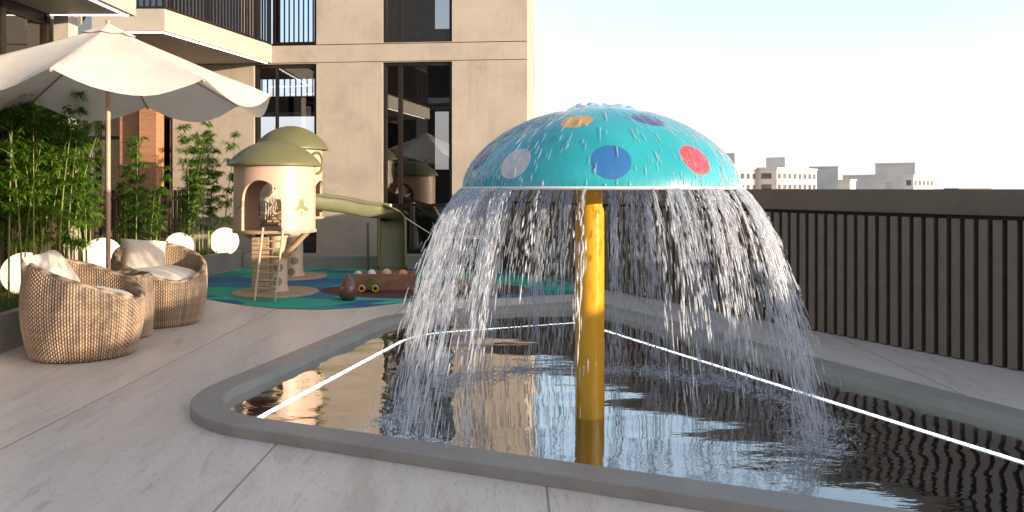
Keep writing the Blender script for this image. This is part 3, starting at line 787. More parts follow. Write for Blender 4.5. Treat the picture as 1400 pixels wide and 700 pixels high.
# falling water curtain: many streams leaving the rim on ballistic paths and breaking into drops
fw = MB(); rw = random.Random(3)
def dens(deg):      # azimuth measured from +x, -90 faces the camera
    f = abs(((deg+90+180) % 360)-180)    # 0 at the front
    if f < 12: return .05
    if f < 28: return .14
    if f < 45: return .5
    return 1.0
streams = []
while len(streams) < 165:
    dg = rw.uniform(-180, 180)
    if rw.random() < dens(dg): streams.append(dg)
for dg in streams:
    a = R(dg); front = abs(((dg+90+180) % 360)-180)
    vo = rw.uniform(.70, 1.0); vd = rw.uniform(.5, .9)
    if front < 50: vo *= .72
    if math.cos(a) > .3: vo *= 1.06
    strength = rw.choice((.35, .5, .7, 1.0, 1.4)); wide = R(rw.uniform(.6, 3.2))
    tmax = (-vd + math.sqrt(vd*vd + 4*4.9*(RZ-WZ)))/9.8
    nd = int(95*strength)
    lim = 1.0 if front > 45 else rw.uniform(.55, 1.0)
    for i in range(nd):
        u = rw.random()**.85*lim; t = tmax*u
        aa = a + rw.gauss(0, wide)*(.35+.9*u); v_ = vo*(1+rw.gauss(0, .035+.07*u))
        rr = RD + .004 + v_*t*.95; z = RZ - vd*t - 4.9*t*t
        if z < WZ+.01: continue
        p = Vector((DCx+rr*math.cos(aa), DCy+rr*math.sin(aa), z))
        d = Vector((v_*math.cos(aa), v_*math.sin(aa), -(vd+9.8*t)))
        L = rw.uniform(.04, .10)*(.55+1.0*u); wd = rw.uniform(.0012, .0048)*(1.15-.35*u)
        spindle(fw, p, d, L, wd, 4)
    # continuous clear strand in the upper part of stronger streams
    if strength >= .7:
        for s_ in range(rw.randint(1, 3)):
            pts = []; rs = []; a2 = a + rw.gauss(0, wide*.5); um = rw.uniform(.35, .95)*lim
            for k_ in range(22):
                t = tmax*um*k_/21; rr = RD+.002+vo*t*.95; z = RZ-vd*t-4.9*t*t
                aj = a2 + rw.gauss(0, .0035)
                pts.append((DCx+rr*math.cos(aj), DCy+rr*math.sin(aj), z)); rs.append(max(.0006, (.0045-.0034*k_/21)*rw.uniform(.5, 1.35)))
            fw.tube(pts, rs, 5, False)
# mist of tiny drops
for i in range(2600):
    a = R(rw.choice(streams)+rw.gauss(0, 5)); u = rw.random(); tm = .46*u
    front = abs(((math.degrees(a)+90+180) % 360)-180)
    if front < 35 and rw.random() < .8: continue
    v_ = .85+rw.gauss(0, .16); rr = RD+v_*tm; z = RZ-.6*tm-4.9*tm*tm
    if z < WZ: continue
    spindle(fw, Vector((DCx+rr*math.cos(a), DCy+rr*math.sin(a), z)), Vector((math.cos(a)*v_, math.sin(a)*v_, -.6-9.8*tm)), rw.uniform(.008, .022), rw.uniform(.001, .0022), 4)
tag(fw.build('falling_water', SPRAY, smooth='all', origin=(DCx, DCy, WZ)), 'white streams and drops of water falling from the mushroom rim into the pool', 'falling water', kind='stuff')
# streaks running down the dome
dw = MB()
for i in range(2600):
    dg = rw.choice(streams)+rw.gauss(0, 7); a = R(dg); zq = HD*rw.random()**1.3*.93
    z2 = max(0, zq-rw.uniform(.015, .055)); r1, r2 = dome_r(zq), dome_r(z2)
    p1 = Vector((DCx+r1*math.cos(a), DCy+r1*math.sin(a), RZ+zq)); p2 = Vector((DCx+r2*math.cos(a), DCy+r2*math.sin(a), RZ+z2))
    spindle(dw, (p1+p2)/2 + Vector((math.cos(a)*.003, math.sin(a)*.003, .005)), p2-p1, (p2-p1).length*1.4, rw.uniform(.0010, .0028), 4)
tag(dw.build('dome_trickles', FROTH, smooth='all', origin=(DCx, DCy, RZ)), 'thin white trickles of water running down the turquoise dome', 'trickling water', kind='stuff')
# bubbling water at the apex
m = NM('apex_water'); m.base((.35, .62, .66)); m.rough(.05); m.b.inputs['Transmission Weight'].default_value = .45; m.b.inputs['IOR'].default_value = 1.33; m.b.inputs['Coat Weight'].default_value = .5
aw = MB()
n_, k_ = 72, 22; vs = []; fs = []
for i in range(k_+1):
    for j in range(n_):
        rr = .235*i/k_; an = 2*PI*j/n_; x, y = rr*math.cos(an), rr*math.sin(an)
        # surface height of dome at radius
        q = 1-(rr/RD)**1.9; zz = HD*q**(1/1.75)
        hh = (abs(mnoise.noise(Vector((x*16, y*16, 1)))) * .055 + abs(mnoise.noise(Vector((x*38, y*38, 4)))) * .02 + .004)*max(0, 1-(rr/.235)**3) - .003*(i/k_)
        vs.append((DCx+.01+x, DCy+y, RZ+zz+hh))
for i in range(k_):
    for j in range(n_): fs.append((i*n_+j, i*n_+(j+1) % n_, (i+1)*n_+(j+1) % n_, (i+1)*n_+j))
aw.add(vs, fs)
tag(aw.build('bubbling_water', m.m, smooth='all', origin=(DCx, DCy, RZ+HD)), 'clear water bubbling up on top of the mushroom dome', 'bubbling water', kind='stuff')
# splashes where streams land
sp = MB()
for dg in streams:
    a = R(dg); front = abs(((dg+90+180) % 360)-180)
    if front < 30: continue
    rr = RD + rw.uniform(.30, .48); cx, cy = DCx+rr*math.cos(a), DCy+rr*math.sin(a)
    for i in range(16):
        x = cx+rw.gauss(0, .07); y = max(cy+rw.gauss(0, .07), 3.85-.433*cx); h = abs(rw.gauss(0, .025))
        sp.sphere((x, y, WZ+h), rw.uniform(.002, .006), rz=rw.uniform(.002, .008), n=6, m=4)
    for i in range(3):
        x = cx+rw.gauss(0, .06); y = cy+rw.gauss(0, .06)
        if y < 3.86-.433*x: continue
        r0 = rw.uniform(.012, .035)
        pts = [(x+r0*math.cos(2*PI*q/12), y+r0*math.sin(2*PI*q/12), WZ+.001) for q in range(13)]
        sp.tube(pts, [rw.uniform(.0008, .003) for _ in pts], 4, False)
tag(sp.build('splashes', FROTH, smooth='all', origin=(DCx, DCy, WZ)), 'small splashes and rings where the falling water hits the pool', 'splashing water', kind='stuff')

# ------------------------------------------------------------------ umbrella
def mat_canvas():
    m = NM('umbrella_canvas'); v = m.world(); n = m.noise(v, 2.5, 5); wv = m.noise(m.world(scale=(1, 1, 1)), 260, 2)
    c = m.ramp(n, [(.3, (.72, .66, .58)), (.7, (.79, .73, .65))]); m.base(c); m.rough(.85)
    m.bump(m.math('ADD', m.math('MULTIPLY', wv, .15), m.noise(v, 5, 4)), .5, .02)
    tl = m.n('ShaderNodeBsdfTranslucent'); m.l(c, tl.inputs[0]); mx = m.n('ShaderNodeMixShader'); mx.inputs[0].default_value = .25
    m.l(m.b.outputs[0], mx.inputs[1]); m.l(tl.outputs[0], mx.inputs[2]); m.l(mx.outputs[0], m.out.inputs[0]); return m.m
CANVAS = mat_canvas()
UC = ((148-CX)/F*7.05, 7.05)
UMBW = mat_wood('umbrella_wood', (.34, .20, .13), (.50, .33, .23), (4, 4, 2), .35)
um = thing('patio_umbrella', 'cream canvas patio umbrella with a slim wooden pole standing through the wicker table', 'umbrella', (UC[0], UC[1], 0))
RU, ZT, ZA, ROT = 1.37, 2.155, 2.73, R(11)
verts_ang = [ROT + k*PI/4 for k in range(8)]
cv = MB(); NA, NRr = 12, 16
vs = []; fs = []
for i in range(NRr+1):
    s_ = .004 + .996*i/NRr
    for kx in range(8):
        for j in range(NA):
            w_ = j/NA; a0 = verts_ang[kx]; a1 = a0+PI/4
            p = Vector((math.cos(a0), math.sin(a0)))*(1-w_) + Vector((math.cos(a1), math.sin(a1)))*w_
            bulge = math.sin(PI*w_)
            # canvas sags between the ribs, hem hangs as a scalloped valance
            rr = RU*s_
            sag = bulge*(.05*s_ + .115*max(0, (s_-.45)/.55)**2)
            z = ZA - (ZA-ZT)*(s_**.93)
            q = p*rr*(1 + .04*bulge*s_)
            wr_n = .012*mnoise.noise(Vector((q.x*4, q.y*4, 3+kx)))*s_
            vs.append((UC[0]+q.x, UC[1]+q.y, z - sag + wr_n))
n_ = 8*NA
for i in range(NRr):
    for j in range(n_): fs.append((i*n_+j, (i+1)*n_+j, (i+1)*n_+(j+1) % n_, i*n_+(j+1) % n_))
cv.add(vs, [f[::-1] for f in fs])
cv.build('canopy', CANVAS, um, smooth=50)
cap = MB(); vs = []; fs = []
for i in range(6):
    s_ = .0005+.165*i/5
    for kx in range(8):
        for j in range(4):
            w_ = j/4; a0 = verts_ang[kx]; a1 = a0+PI/4
            p = Vector((math.cos(a0), math.sin(a0)))*(1-w_) + Vector((math.cos(a1), math.sin(a1)))*w_
            vs.append((UC[0]+p.x*RU*s_, UC[1]+p.y*RU*s_, ZA+.022-(ZA-ZT)*(s_**.93) - .012*math.sin(PI*w_)*i/5))
for i in range(5):
    for j in range(32): fs.append((i*32+j, i*32+(j+1) % 32, (i+1)*32+(j+1) % 32, (i+1)*32+j))
cap.add(vs, fs); cap.build('top_cap', CANVAS, um, smooth=50)
fin = MB(); fin.lathe([(.001, .06), (.018, .05), (.024, .035), (.014, .02), (.02, .005), (.02, -.02)], (UC[0], UC[1], ZA+.0), 16); fin.build('finial', UMBW, um, smooth=60)
pp = MB(); pp.tube([(UC[0], UC[1], .02), (UC[0], UC[1], ZA-.01)], .0195, 20); pp.build('pole', UMBW, um, smooth=40)
for a in verts_ang:
    rb = MB(); rb.tube([(UC[0]+math.cos(a)*.05, UC[1]+math.sin(a)*.05, ZA-.085), (UC[0]+math.cos(a)*RU*.985, UC[1]+math.sin(a)*RU*.985, ZT-.018)], [.010, .008], 8); ro = rb.build('rib', UMBW, um, smooth=40)
    tp = MB(); tp.sphere((UC[0]+math.cos(a)*RU*.992, UC[1]+math.sin(a)*RU*.992, ZT-.012), .014, n=12, m=8); tp.build('rib_tip', UMBW, ro, smooth='all')
hb = MB(); hb.lathe([(.02, 0), (.045, 0), (.045, .05), (.02, .05)], (UC[0], UC[1], ZA-.1), 20); hb.build('hub', UMBW, um, smooth=30)

# ------------------------------------------------------------------ wicker
def mat_wicker():
    m = NM('wicker'); at = m.n('ShaderNodeAttribute'); at.attribute_name = 'strand'
    c = m.ramp(at.outputs['Fac'], [(.0, (.05, .034, .022)), (.3, (.19, .13, .085)), (.62, (.37, .265, .18)), (1, (.54, .41, .295))])
    m.base(c); m.rough(.42); m.bump(m.noise(m.world(scale=(1, 1, 1)), 180, 2), .3, .001); return m.m
WICK = mat_wicker()
def wicker_shell(name, rfun, hfun, z0, parent, nstr=96, rows=46, thick=.045, seed=1, amp=.0065, rimr=.022):
    """woven surface: rfun(v) outer radius, hfun(theta) rim height; every strand passes over and under"""
    per = 4; n = nstr*per; m_ = rows*2
    rr = random.Random(seed); strand = [rr.random() for _ in range(nstr*2)]; rowc = [rr.random() for _ in range(rows+2)]
    vs = []; at = []; fs = []
    zmax = max(hfun(2*PI*k/64) for k in range(64))
    for side in (0, 1):
        for i in range(m_+1):
            for j in range(n):
                th = 2*PI*j/n; v = i/m_; H = hfun(th); z = z0+(H-z0)*v
                ph = z/(zmax)*rows
                up = math.cos(2*PI*j/(per*2)*1.0); wv = up*math.cos(PI*ph)
                rib = math.cos(2*PI*j/per)
                d = amp*(.55*wv + .80*rib)
                r = rfun(z) + (d if side == 0 else -thick-d)
                vs.append((r*math.cos(th), r*math.sin(th), z))
                at.append(min(1, max(0, .42 + .24*wv + .32*rib + .22*(strand[j//per]-.5) + .15*(rowc[int(ph) % (rows+1)]-.5))))
        o = side*(m_+1)*n
        for i in range(m_):
            for j in range(n):
                f = (o+i*n+j, o+i*n+(j+1) % n, o+(i+1)*n+(j+1) % n, o+(i+1)*n+j)
                fs.append(f if side == 0 else f[::-1])
    mb = MB(); mb.add(vs, fs)
    o = mb.build(name, WICK, parent, smooth='all', local=True)
    A = o.data.attributes.new('strand', 'FLOAT', 'POINT'); A.data.foreach_set('value', at)
    # braided rim
    rb = MB(); pts = []; K = 120
    for k in range(K+1):
        th = 2*PI*k/K; z = hfun(th); r = rfun(z)-thick/2
        pts.append((r*math.cos(th), r*math.sin(th), z+.002))
    rb.tube(pts, [rimr*(1+.10*math.sin(k*2.1)) for k in range(K+1)], 8, False)
    ro = rb.build('rim', WICK, parent, smooth='all', local=True)
    A = ro.data.attributes.new('strand', 'FLOAT', 'POINT'); A.data.foreach_set('value', [.5+.35*math.sin(i*.9) for i in range(len(ro.data.vertices))])
    return o
def mat_cushion():
    m = NM('cushion_fabric'); v = m.world(); n = m.noise(v, 4, 5); wv = m.noise(v, 320, 2)
    m.base(m.ramp(n, [(.3, (.60, .53, .45)), (.7, (.68, .61, .53))])); m.rough(.9); m.b.inputs['Sheen Weight'].default_value = .2
    m.bump(m.math('ADD', m.math('MULTIPLY', wv, .2), m.noise(v, 9, 3)), .5, .012); return m.m
CUSH = mat_cushion()
HB, HF = .80, .445
def chair_r(z): 
    q = z/.80; return .365 + .10*math.sin(PI*min(1, .06+q*.80))**.8 - .0*q
def chair_h(th): # back at theta = pi
    return HF + (HB-HF)*((1-math.cos(th))/2)**.68
ch = thing('wicker_armchair', 'nearest tan wicker tub chair, at far left beside the planter, high back on its left', 'armchair', (0, 0, 0), group='wicker tub chairs by the umbrella')
wicker_shell('shell', chair_r, chair_h, .012, ch, 132, 50, seed=2)
sb_ = MB(); sb_.lathe([(.001, .33), (.40, .33), (.40, .30), (.001, .30)], (0, 0, 0), 40); so_ = sb_.build('seat_base', WICK, ch, local=True)
bs = MB(); bs.lathe([(.37, .0), (.385, .004), (.385, .02), (.33, .02)], (0, 0, 0), 48); bs.build('base_ring', WICK, ch, smooth=40, local=True)
ch.scale = (.93, .93, .94); ch2 = copy_tree(ch)
ch.location = (-3.36, 6.32, 0); ch.rotation_euler.z = R(8)
ch2.location = (-3.42, 7.80, 0); ch2.rotation_euler.z = R(-42)
ch2['label'] = 'farther tan wicker tub chair beyond the wicker table, upright pillow in it'
def seat_cushion(loc, label):
    mb = MB(); vs = []; fs = []; n_, k_ = 48, 20
    for i in range(k_+1):
        v = -1+2*i/k_; rr = (1-abs(v)**3.2)**(1/2.6) if abs(v) < 1 else 0.0
        for j in range(n_):
            an = 2*PI*j/n_; r = .372*max(rr, .004)*(1+.012*mnoise.noise(Vector((math.cos(an)*2, math.sin(an)*2, 5))))
            z = .085*v*(1+.25*(1-(r/.372)**2)) + (.014*mnoise.noise(Vector((r*math.cos(an)*6, r*math.sin(an)*6, 2))) if v > 0 else 0)
            vs.append((r*math.cos(an), r*math.sin(an), z))
    # disc-like sampling: rebuild as flattened superellipsoid
    for i in range(k_):
        for j in range(n_): fs.append((i*n_+j, i*n_+(j+1) % n_, (i+1)*n_+(j+1) % n_, (i+1)*n_+j))
    fs.append(tuple(range(n_))[::-1]); fs.append(tuple(range(k_*n_, (k_+1)*n_)))
    mb.add(vs, fs); o = mb.build('seat_cushion', CUSH, smooth='all', origin=(0, 0, 0)); o.location = loc; o.scale = (.93, .93, .95)
    pip = MB(); pip.tube([(.371*math.cos(2*PI*q/60), .371*math.sin(2*PI*q/60), 0) for q in range(61)], .006, 6, False); pip.build('piping', CUSH, o, smooth='all', local=True)
    return tag(o, label, 'cushion', 'round cream seat cushions')
seat_cushion((-3.35, 6.32, .42), 'round cream seat cushion in the nearest wicker chair').rotation_euler = (0, R(3), 0)
seat_cushion((-3.41, 7.79, .44), 'round cream seat cushion in the farther wicker chair').rotation_euler = (R(4), R(3), 0)
def pillow(loc, rot, size, label):
    mb = MB(); N = 22; vs = []; fs = []
    for side in (1, -1):
        for i in range(N+1):
            for j in range(N+1):
                u, v = -1+2*i/N, -1+2*j/N
                pin = 1 - .10*(1-abs(u)**2)*abs(v)**3 ; pin2 = 1-.10*(1-abs(v)**2)*abs(u)**3
                x = u*size*pin2; y = v*size*pin
                e = max(0, (1-u**4)*(1-v**4))
                z = side*(.125*size/.24*e**.5 + .006*mnoise.noise(Vector((u*3, v*3, side*4)))*e)
                vs.append((x, y, z))
    M_ = (N+1)*(N+1)
    for s_ in (0, 1):
        for i in range(N):
            for j in range(N):
                f = (s_*M_+i*(N+1)+j, s_*M_+(i+1)*(N+1)+j, s_*M_+(i+1)*(N+1)+j+1, s_*M_+i*(N+1)+j+1); fs.append(f if s_ == 0 else f[::-1])
    mb.add(vs, fs); o = mb.build('throw_pillow', CUSH, smooth='all', origin=(0, 0, 0)); o.location = loc; o.rotation_euler = rot
    return tag(o, label, 'pillow', 'square cream pillows')
pillow((-3.57, 6.24, .625), (R(6), R(56), R(10)), .21, 'square cream pillow leaning on the high back of the nearest wicker chair')
pillow((-3.63, 7.93, .60), (R(64), R(6), R(36)), .215, 'square cream pillow standing upright in the farther wicker chair')
# table
TCX = (159-CX)/F*7.08
tb_ = thing('wicker_table', 'round tan wicker drum table between the two chairs with the umbrella pole through it', 'table', (TCX, 7.08, 0))
wicker_shell('drum', lambda z: .285+.010*math.cos((z-.27)*5), lambda th: .535, .012, tb_, 90, 36, seed=5, rimr=.016)
tt = MB(); tt.lathe([(.001, .528), (.27, .528), (.27, .512), (.001, .512)], (0, 0, 0), 48); to = tt.build('table_top', WICK, tb_, local=True)

# ------------------------------------------------------------------ globe lamps
GLOBE = mat_emit('globe_glow', (1.0, .82, .58), .42)
GLOBE.node_tree.nodes['Principled BSDF'].inputs['Base Color'].default_value = (.35, .32, .28, 1)
def globe(px, py, rpx, r, label):
    d = F*r/rpx; c = D(px, py, d)
    t = thing('globe_lamp', label, 'lamp', (c.x, c.y, c.z-r), group='round globe lamps in the planter')
    m_ = MB(); m_.sphere((c.x, c.y, c.z), r, n=40, m=24); m_.build('globe', GLOBE, t, smooth='all')
    m_ = MB(); m_.lathe([(.07, 0), (.075, .01), (.07, .04)], (c.x, c.y, c.z-r-.015), 24, True); m_.build('base', BRONZE, t, smooth=40)
globe(307, 330, 19, .22, 'glowing globe lamp farthest right in the planter near the playhouse')
globe(245, 337, 19, .20, 'glowing globe lamp just above the farther wicker chair')
globe(214, 346, 18, .19, 'glowing globe lamp mostly hidden behind the upright pillow')
globe(140, 350, 25, .21, 'glowing globe lamp behind bamboo stems left of the umbrella pole')
globe(34, 374, 29, .21, 'nearest glowing globe lamp behind the front wicker chair')

# ------------------------------------------------------------------ bamboo
def bamboo_proto(seed, H, bare):
    rr = random.Random(seed)
    root = thing('bamboo_plant', 'x', 'bamboo', (0, 0, 0), group='bamboo plants in the planter')
    cm = MB(); fm = MB()
    lean = (rr.gauss(0, .05), rr.gauss(0, .05))
    def pos(z): q = z/H; return Vector((lean[0]*q*q*H*1.5, lean[1]*q*q*H*1.5, z))
    zs = [0]; 
    while zs[-1] < H: zs.append(zs[-1]+rr.uniform(.13, .19))
    pts = []; rs = []
    for z in zs:
        r = .0095*(1-.75*z/H)
        pts += [pos(z-.006), pos(z), pos(z+.006)]; rs += [r, r*1.35, r]
    cm.tube(pts, [max(.0015, x) for x in rs], 6)
    for z in zs:
        if z < bare*H: continue
        for b in range(rr.randint(3, 5)):
            a = rr.uniform(0, 2*PI); L = rr.uniform(.07, .21)*(1.15-.5*z/H); el = rr.uniform(.25, .9)
            p0 = pos(z); p1 = p0 + Vector((math.cos(a)*L, math.sin(a)*L, L*el))
            cm.tube([p0, (p0+p1)/2+Vector((0, 0, .01)), p1], [.0022, .0016, .001], 3, False)
            for tw in range(rr.randint(3, 4)):
                q = p0.lerp(p1, rr.uniform(.45, 1.0)); 
                nl = rr.randint(7, 10); a2 = rr.uniform(0, 2*PI)
                for l_ in range(nl):
                    an = a2 + rr.uniform(-1.6, 1.6); ll = rr.uniform(.065, .13); wd = ll*.085
                    dr = Vector((math.cos(an), math.sin(an), rr.uniform(-.55, .5))).normalized()
                    sd_ = dr.cross(Vector((0, 0, 1))).normalized()*wd; dn = Vector((0, 0, -ll*.22))
                    m1_ = q+dr*ll*.4; tip = q+dr*ll+dn
                    fm.add([q, m1_+sd_, m1_-sd_, tip], [(0, 1, 2), (1, 3, 2)])
    cm.build('stem', CULM, root, smooth='all', local=True); fm.build('foliage', LEAF, root, local=True)
    return root
protos = [bamboo_proto(21+i, h, b) for i, (h, b) in enumerate(((1.95, .34), (1.7, .40), (1.5, .30), (1.85, .45), (1.25, .25), (1.6, .36)))]
used = set(); rb_ = random.Random(8); bam = []
def put_bamboo(px, d, top_y, k, label):
    X = (px-CX)/F*d; X = min(X, edge_x(min(d, 13))-.14)
    z0 = .27; want = EYE+(HY-top_y)/F*d - z0
    H = (1.95, 1.7, 1.5, 1.85, 1.25, 1.6)[k]
    if k in used: o = copy_tree(protos[k])
    else: o = protos[k]; used.add(k)
    o.location = (X, d, z0); s_ = want/H; o.scale = (max(.8, min(1.2, s_)),)*2 + (s_,); o.rotation_euler.z = rb_.uniform(0, 6.28)
    o['label'] = label
    return o
LAB = {'L': 'tall leafy green bamboo in the dense stand left of the umbrella pole',
       'M': 'slender green bamboo before the dark slats between umbrella pole and dark doorway',
       'S': 'short bamboo between the umbrella pole and the wood pillar',
       'C': 'bushy bamboo in the tight clump beside the playhouse'}
for i in range(42):
    px = -38+ i*3.95 + rb_.uniform(-3, 3); d = rb_.uniform(7.1, 9.8)
    ty = 150 + rb_.uniform(-8, 45) + (18 if px > 100 else 0)
    if px < 0: ty -= 10
    put_bamboo(px, max(d, 7.3+px*.012), ty, i % 6, LAB['L'])
put_bamboo(46, 7.6, 140, 3, LAB['L']); put_bamboo(12, 7.6, 140, 1, LAB['L']); put_bamboo(80, 7.9, 146, 0, LAB['L'])
put_bamboo(30, 7.6, 127, 0, 'tallest bamboo of all, its top reaching up under the left side of the umbrella')
put_bamboo(98, 8.6, 148, 3, LAB['L']); put_bamboo(62, 8.3, 150, 1, LAB['L'])
for (px, ty) in ((160, 245), (171, 262), (186, 192), (193, 205), (205, 240), (217, 236), (228, 262), (200, 285), (176, 290)):
    put_bamboo(px, rb_.uniform(9.9, 11.6), ty, rb_.randrange(6), LAB['M'])
for (px, ty) in ((250, 225), (258, 196), (263, 182), (270, 183), (277, 198), (284, 212), (291, 192), (298, 190), (304, 205), (312, 232), (255, 250), (268, 240), (288, 240), (316, 248)):
    put_bamboo(px, rb_.uniform(11.3, 12.6), ty, rb_.randrange(6), LAB['C'])
put_bamboo(340, 12.8, 190, 4, 'single bamboo top showing just left of the playhouse roofs')
# dark slat fence behind the bamboo
df_ = thing('slat_fence', 'dark brown wooden slat fence behind the bamboo', 'fence', (-5.6, 10.5, .25))
y = 10.4
r_ = MB(); r_.tube([(-5.5, 10.3, 1.15), (-5.25, 12.95, 1.15)], .018, 6); r_.tube([(-5.5, 10.3, .45), (-5.25, 12.95, .45)], .018, 6); r_.build('rail', DARKW, df_)
while y < 12.95:
    x = -5.5 + (y-10.3)/2.65*.25
    q = MB(); q.box(x-.012+.03, x+.012+.03, y, y+.085, .2, 1.28, None, .003); q.build('slat', DARKW, df_); y += .125
df2 = thing('slat_fence', 'dark brown wooden slat fence along the left wing behind the tall bamboo stand', 'fence', (-5.6, 6.5, .25))
r_ = MB(); r_.tube([(-5.55, 4.5, 1.15), (-5.5, 10.2, 1.15)], .018, 6); r_.build('rail', DARKW, df2)
y = 4.6
while y < 10.2:
    q = MB(); q.box(-5.50, -5.476, y, y+.085, .2, 1.28, None, .003); q.build('slat', DARKW, df2); y += .125

# ------------------------------------------------------------------ playhouse
def shell_arch(mb, c, r, z0, z1, arches, th=.035, n=144, rows=2):
    def zb(a):
        best = z0
        for (ac, hw, zs, zt) in arches:   # angle centre, half width (m), spring height, top
            d = ((a-ac+PI) % (2*PI)-PI)*r
            if abs(d) < hw: best = max(best, zs+(zt-zs)*math.sqrt(max(0, 1-(d/hw)**2)))
        return best
    A = [2*PI*k/n for k in range(n+1)]
    for kx in range(n):
        a, b = A[kx], A[kx+1]; mid = (a+b)/2; inside = zb(mid) > z0
        za = zb(a) if inside else z0; z_b = zb(b) if inside else z0
        if inside:   # clamp edges that touch the jamb
            if za == z0: za = next(s[2] for s in arches if abs(((mid-s[0]+PI) % (2*PI)-PI)*r) < s[1])
            if z_b == z0: z_b = next(s[2] for s in arches if abs(((mid-s[0]+PI) % (2*PI)-PI)*r) < s[1])
        def P(ang, rad, z): return (c[0]+rad*math.cos(ang), c[1]+rad*math.sin(ang), z)
        ri = r-th
        mb.add([P(a, r, za), P(b, r, z_b), P(b, r, z1), P(a, r, z1)], [(0, 1, 2, 3)])
        mb.add([P(b, ri, z_b), P(a, ri, za), P(a, ri, z1), P(b, ri, z1)], [(0, 1, 2, 3)])
        mb.add([P(a, ri, za), P(b, ri, z_b), P(b, r, z_b), P(a, r, za)], [(0, 1, 2, 3)])
        mb.add([P(a, r, z1), P(b, r, z1), P(b, ri, z1), P(a, ri, z1)], [(0, 1, 2, 3)])
        prev_in = zb((A[kx-1]+A[kx])/2 if kx else (A[n-1]+A[n])/2 - 0) > z0
        if inside != prev_in:
            zz = za if inside else zb(a-.0001)
            zz = max(zz, next((s[2] for s in arches if abs(((a-s[0]+PI) % (2*PI)-PI)*r) < s[1]*1.1), z0))
            mb.add([P(a, r, z0), P(a, ri, z0), P(a, ri, zz), P(a, r, zz)], [(0, 1, 2, 3)])
def spotmat(name, base, spots, cc):
    m = NM(name); g = m.n('ShaderNodeNewGeometry'); c = m.ramp(m.noise(g.outputs['Position'], 3, 3), [(.3, tuple(x*.95 for x in base)), (.7, base)])
    for (p, rad, sc_) in spots:
        mp = m.n('ShaderNodeVectorMath', operation='SUBTRACT'); m.l(g.outputs['Position'], mp.inputs[0]); mp.inputs[1].default_value = p
        ro = m.n('ShaderNodeVectorRotate', rotation_type='Y_AXIS'); m.l(mp.outputs[0], ro.inputs[0]); ro.inputs['Angle'].default_value = sc_[1] if len(sc_) > 1 else 0
        sx = m.n('ShaderNodeVectorMath', operation='MULTIPLY'); m.l(ro.outputs[0], sx.inputs[0]); sx.inputs[1].default_value = (1, .3, sc_[0])
        l_ = m.n('ShaderNodeVectorMath', operation='LENGTH'); m.l(sx.outputs[0], l_.inputs[0])
        c = m.mix(m.math('LESS_THAN', l_.outputs['Value'], rad), c, cc)
    m.base(c); m.rough(.45); return m.m
ph = thing('playhouse', 'cream playhouse of two round towers with olive dome roofs, ladder and curved slide', 'playhouse', (-3.0, 10.7, 0))
T1 = (-2.93, 9.95); T2 = (-3.22, 11.75)
def on1(px, py):   # point on the tower surface as seen
    o = Vector((0, 0, EYE)); dr = Vector(((px-CX)/F, 1, (HY-py)/F)); t = 9.2
    while t < 10.3:
        p = o+dr*t
        if math.hypot(p.x-T1[0], p.y-T1[1]) < .487: return p
        t += .005
    return o+dr*9.6
sp_ = []
for (cx, cy, s_) in ((412, 281, 1), (330, 281, .8)):
    sp_ += [(on1(cx, cy-2*s_), .026*s_, (.42, 0)), (on1(cx-5*s_, cy+4*s_), .021*s_, (.42, R(-42))), (on1(cx+5*s_, cy+4*s_), .021*s_, (.42, R(42))), (on1(cx, cy+11*s_), .008, (.25, 0))]
BODY = spotmat('tower_cream', (.55, .40, .315), sp_, (.20, .22, .10))
z0, z1 = .80, 1.60
b = MB(); shell_arch(b, T1, .487, z0, z1, [(R(-95.5), .25, z0+.33, z0+.60), (R(101), .27, z0+.33, z0+.62)]); b.build('tower_wall', BODY, ph, smooth=35)
b = MB(); b.lathe([(.001, -.035), (.50, -.035), (.505, -.015), (.50, 0), (.001, 0)], (T1[0], T1[1], z0-.001), 64); b.build('tower_floor', TANW, ph, smooth=30)
def roof(c, z, r, h):
    b = MB(); pr = [(r-.05, -.015), (r-.004, -.014), (r, .0)]
    for i in range(1, 25):
        q = i/24; rr = r*math.cos(q*PI/2) if i < 24 else .001; pr.append((rr, h*(1-(rr/r)**2)**.78+.004))
    b.lathe(pr, (c[0], c[1], z), 64); o = b.build('roof', OLIVE, ph, smooth=50)
    return o
roof(T1, z1-.01, .555, .30)
b = MB(); shell_arch(b, T2, .44, .90, 1.89, [(R(-81), .24, 1.35, 1.60), (R(-5), .2, 1.2, 1.42)], n=120); b.build('tower_wall', CREAM, ph, smooth=35)
b = MB(); b.lathe([(.001, -.035), (.46, -.035), (.465, -.015), (.46, 0), (.001, 0)], (T2[0], T2[1], .90), 64); b.build('tower_floor', TANW, ph, smooth=30)
roof(T2, 1.88, .53, .33)
# round green window trim on the far tower
b = MB(); b.tube([(T2[0]+.448*math.cos(R(-22)+.34*math.cos(q*PI/10)), T2[1]+.448*math.sin(R(-22)+.34*math.cos(q*PI/10)), 1.72+.15*math.sin(q*PI/10)-.05) for q in range(21)], .02, 8, False); b.build('porthole_trim', OLIVE, ph, smooth='all')
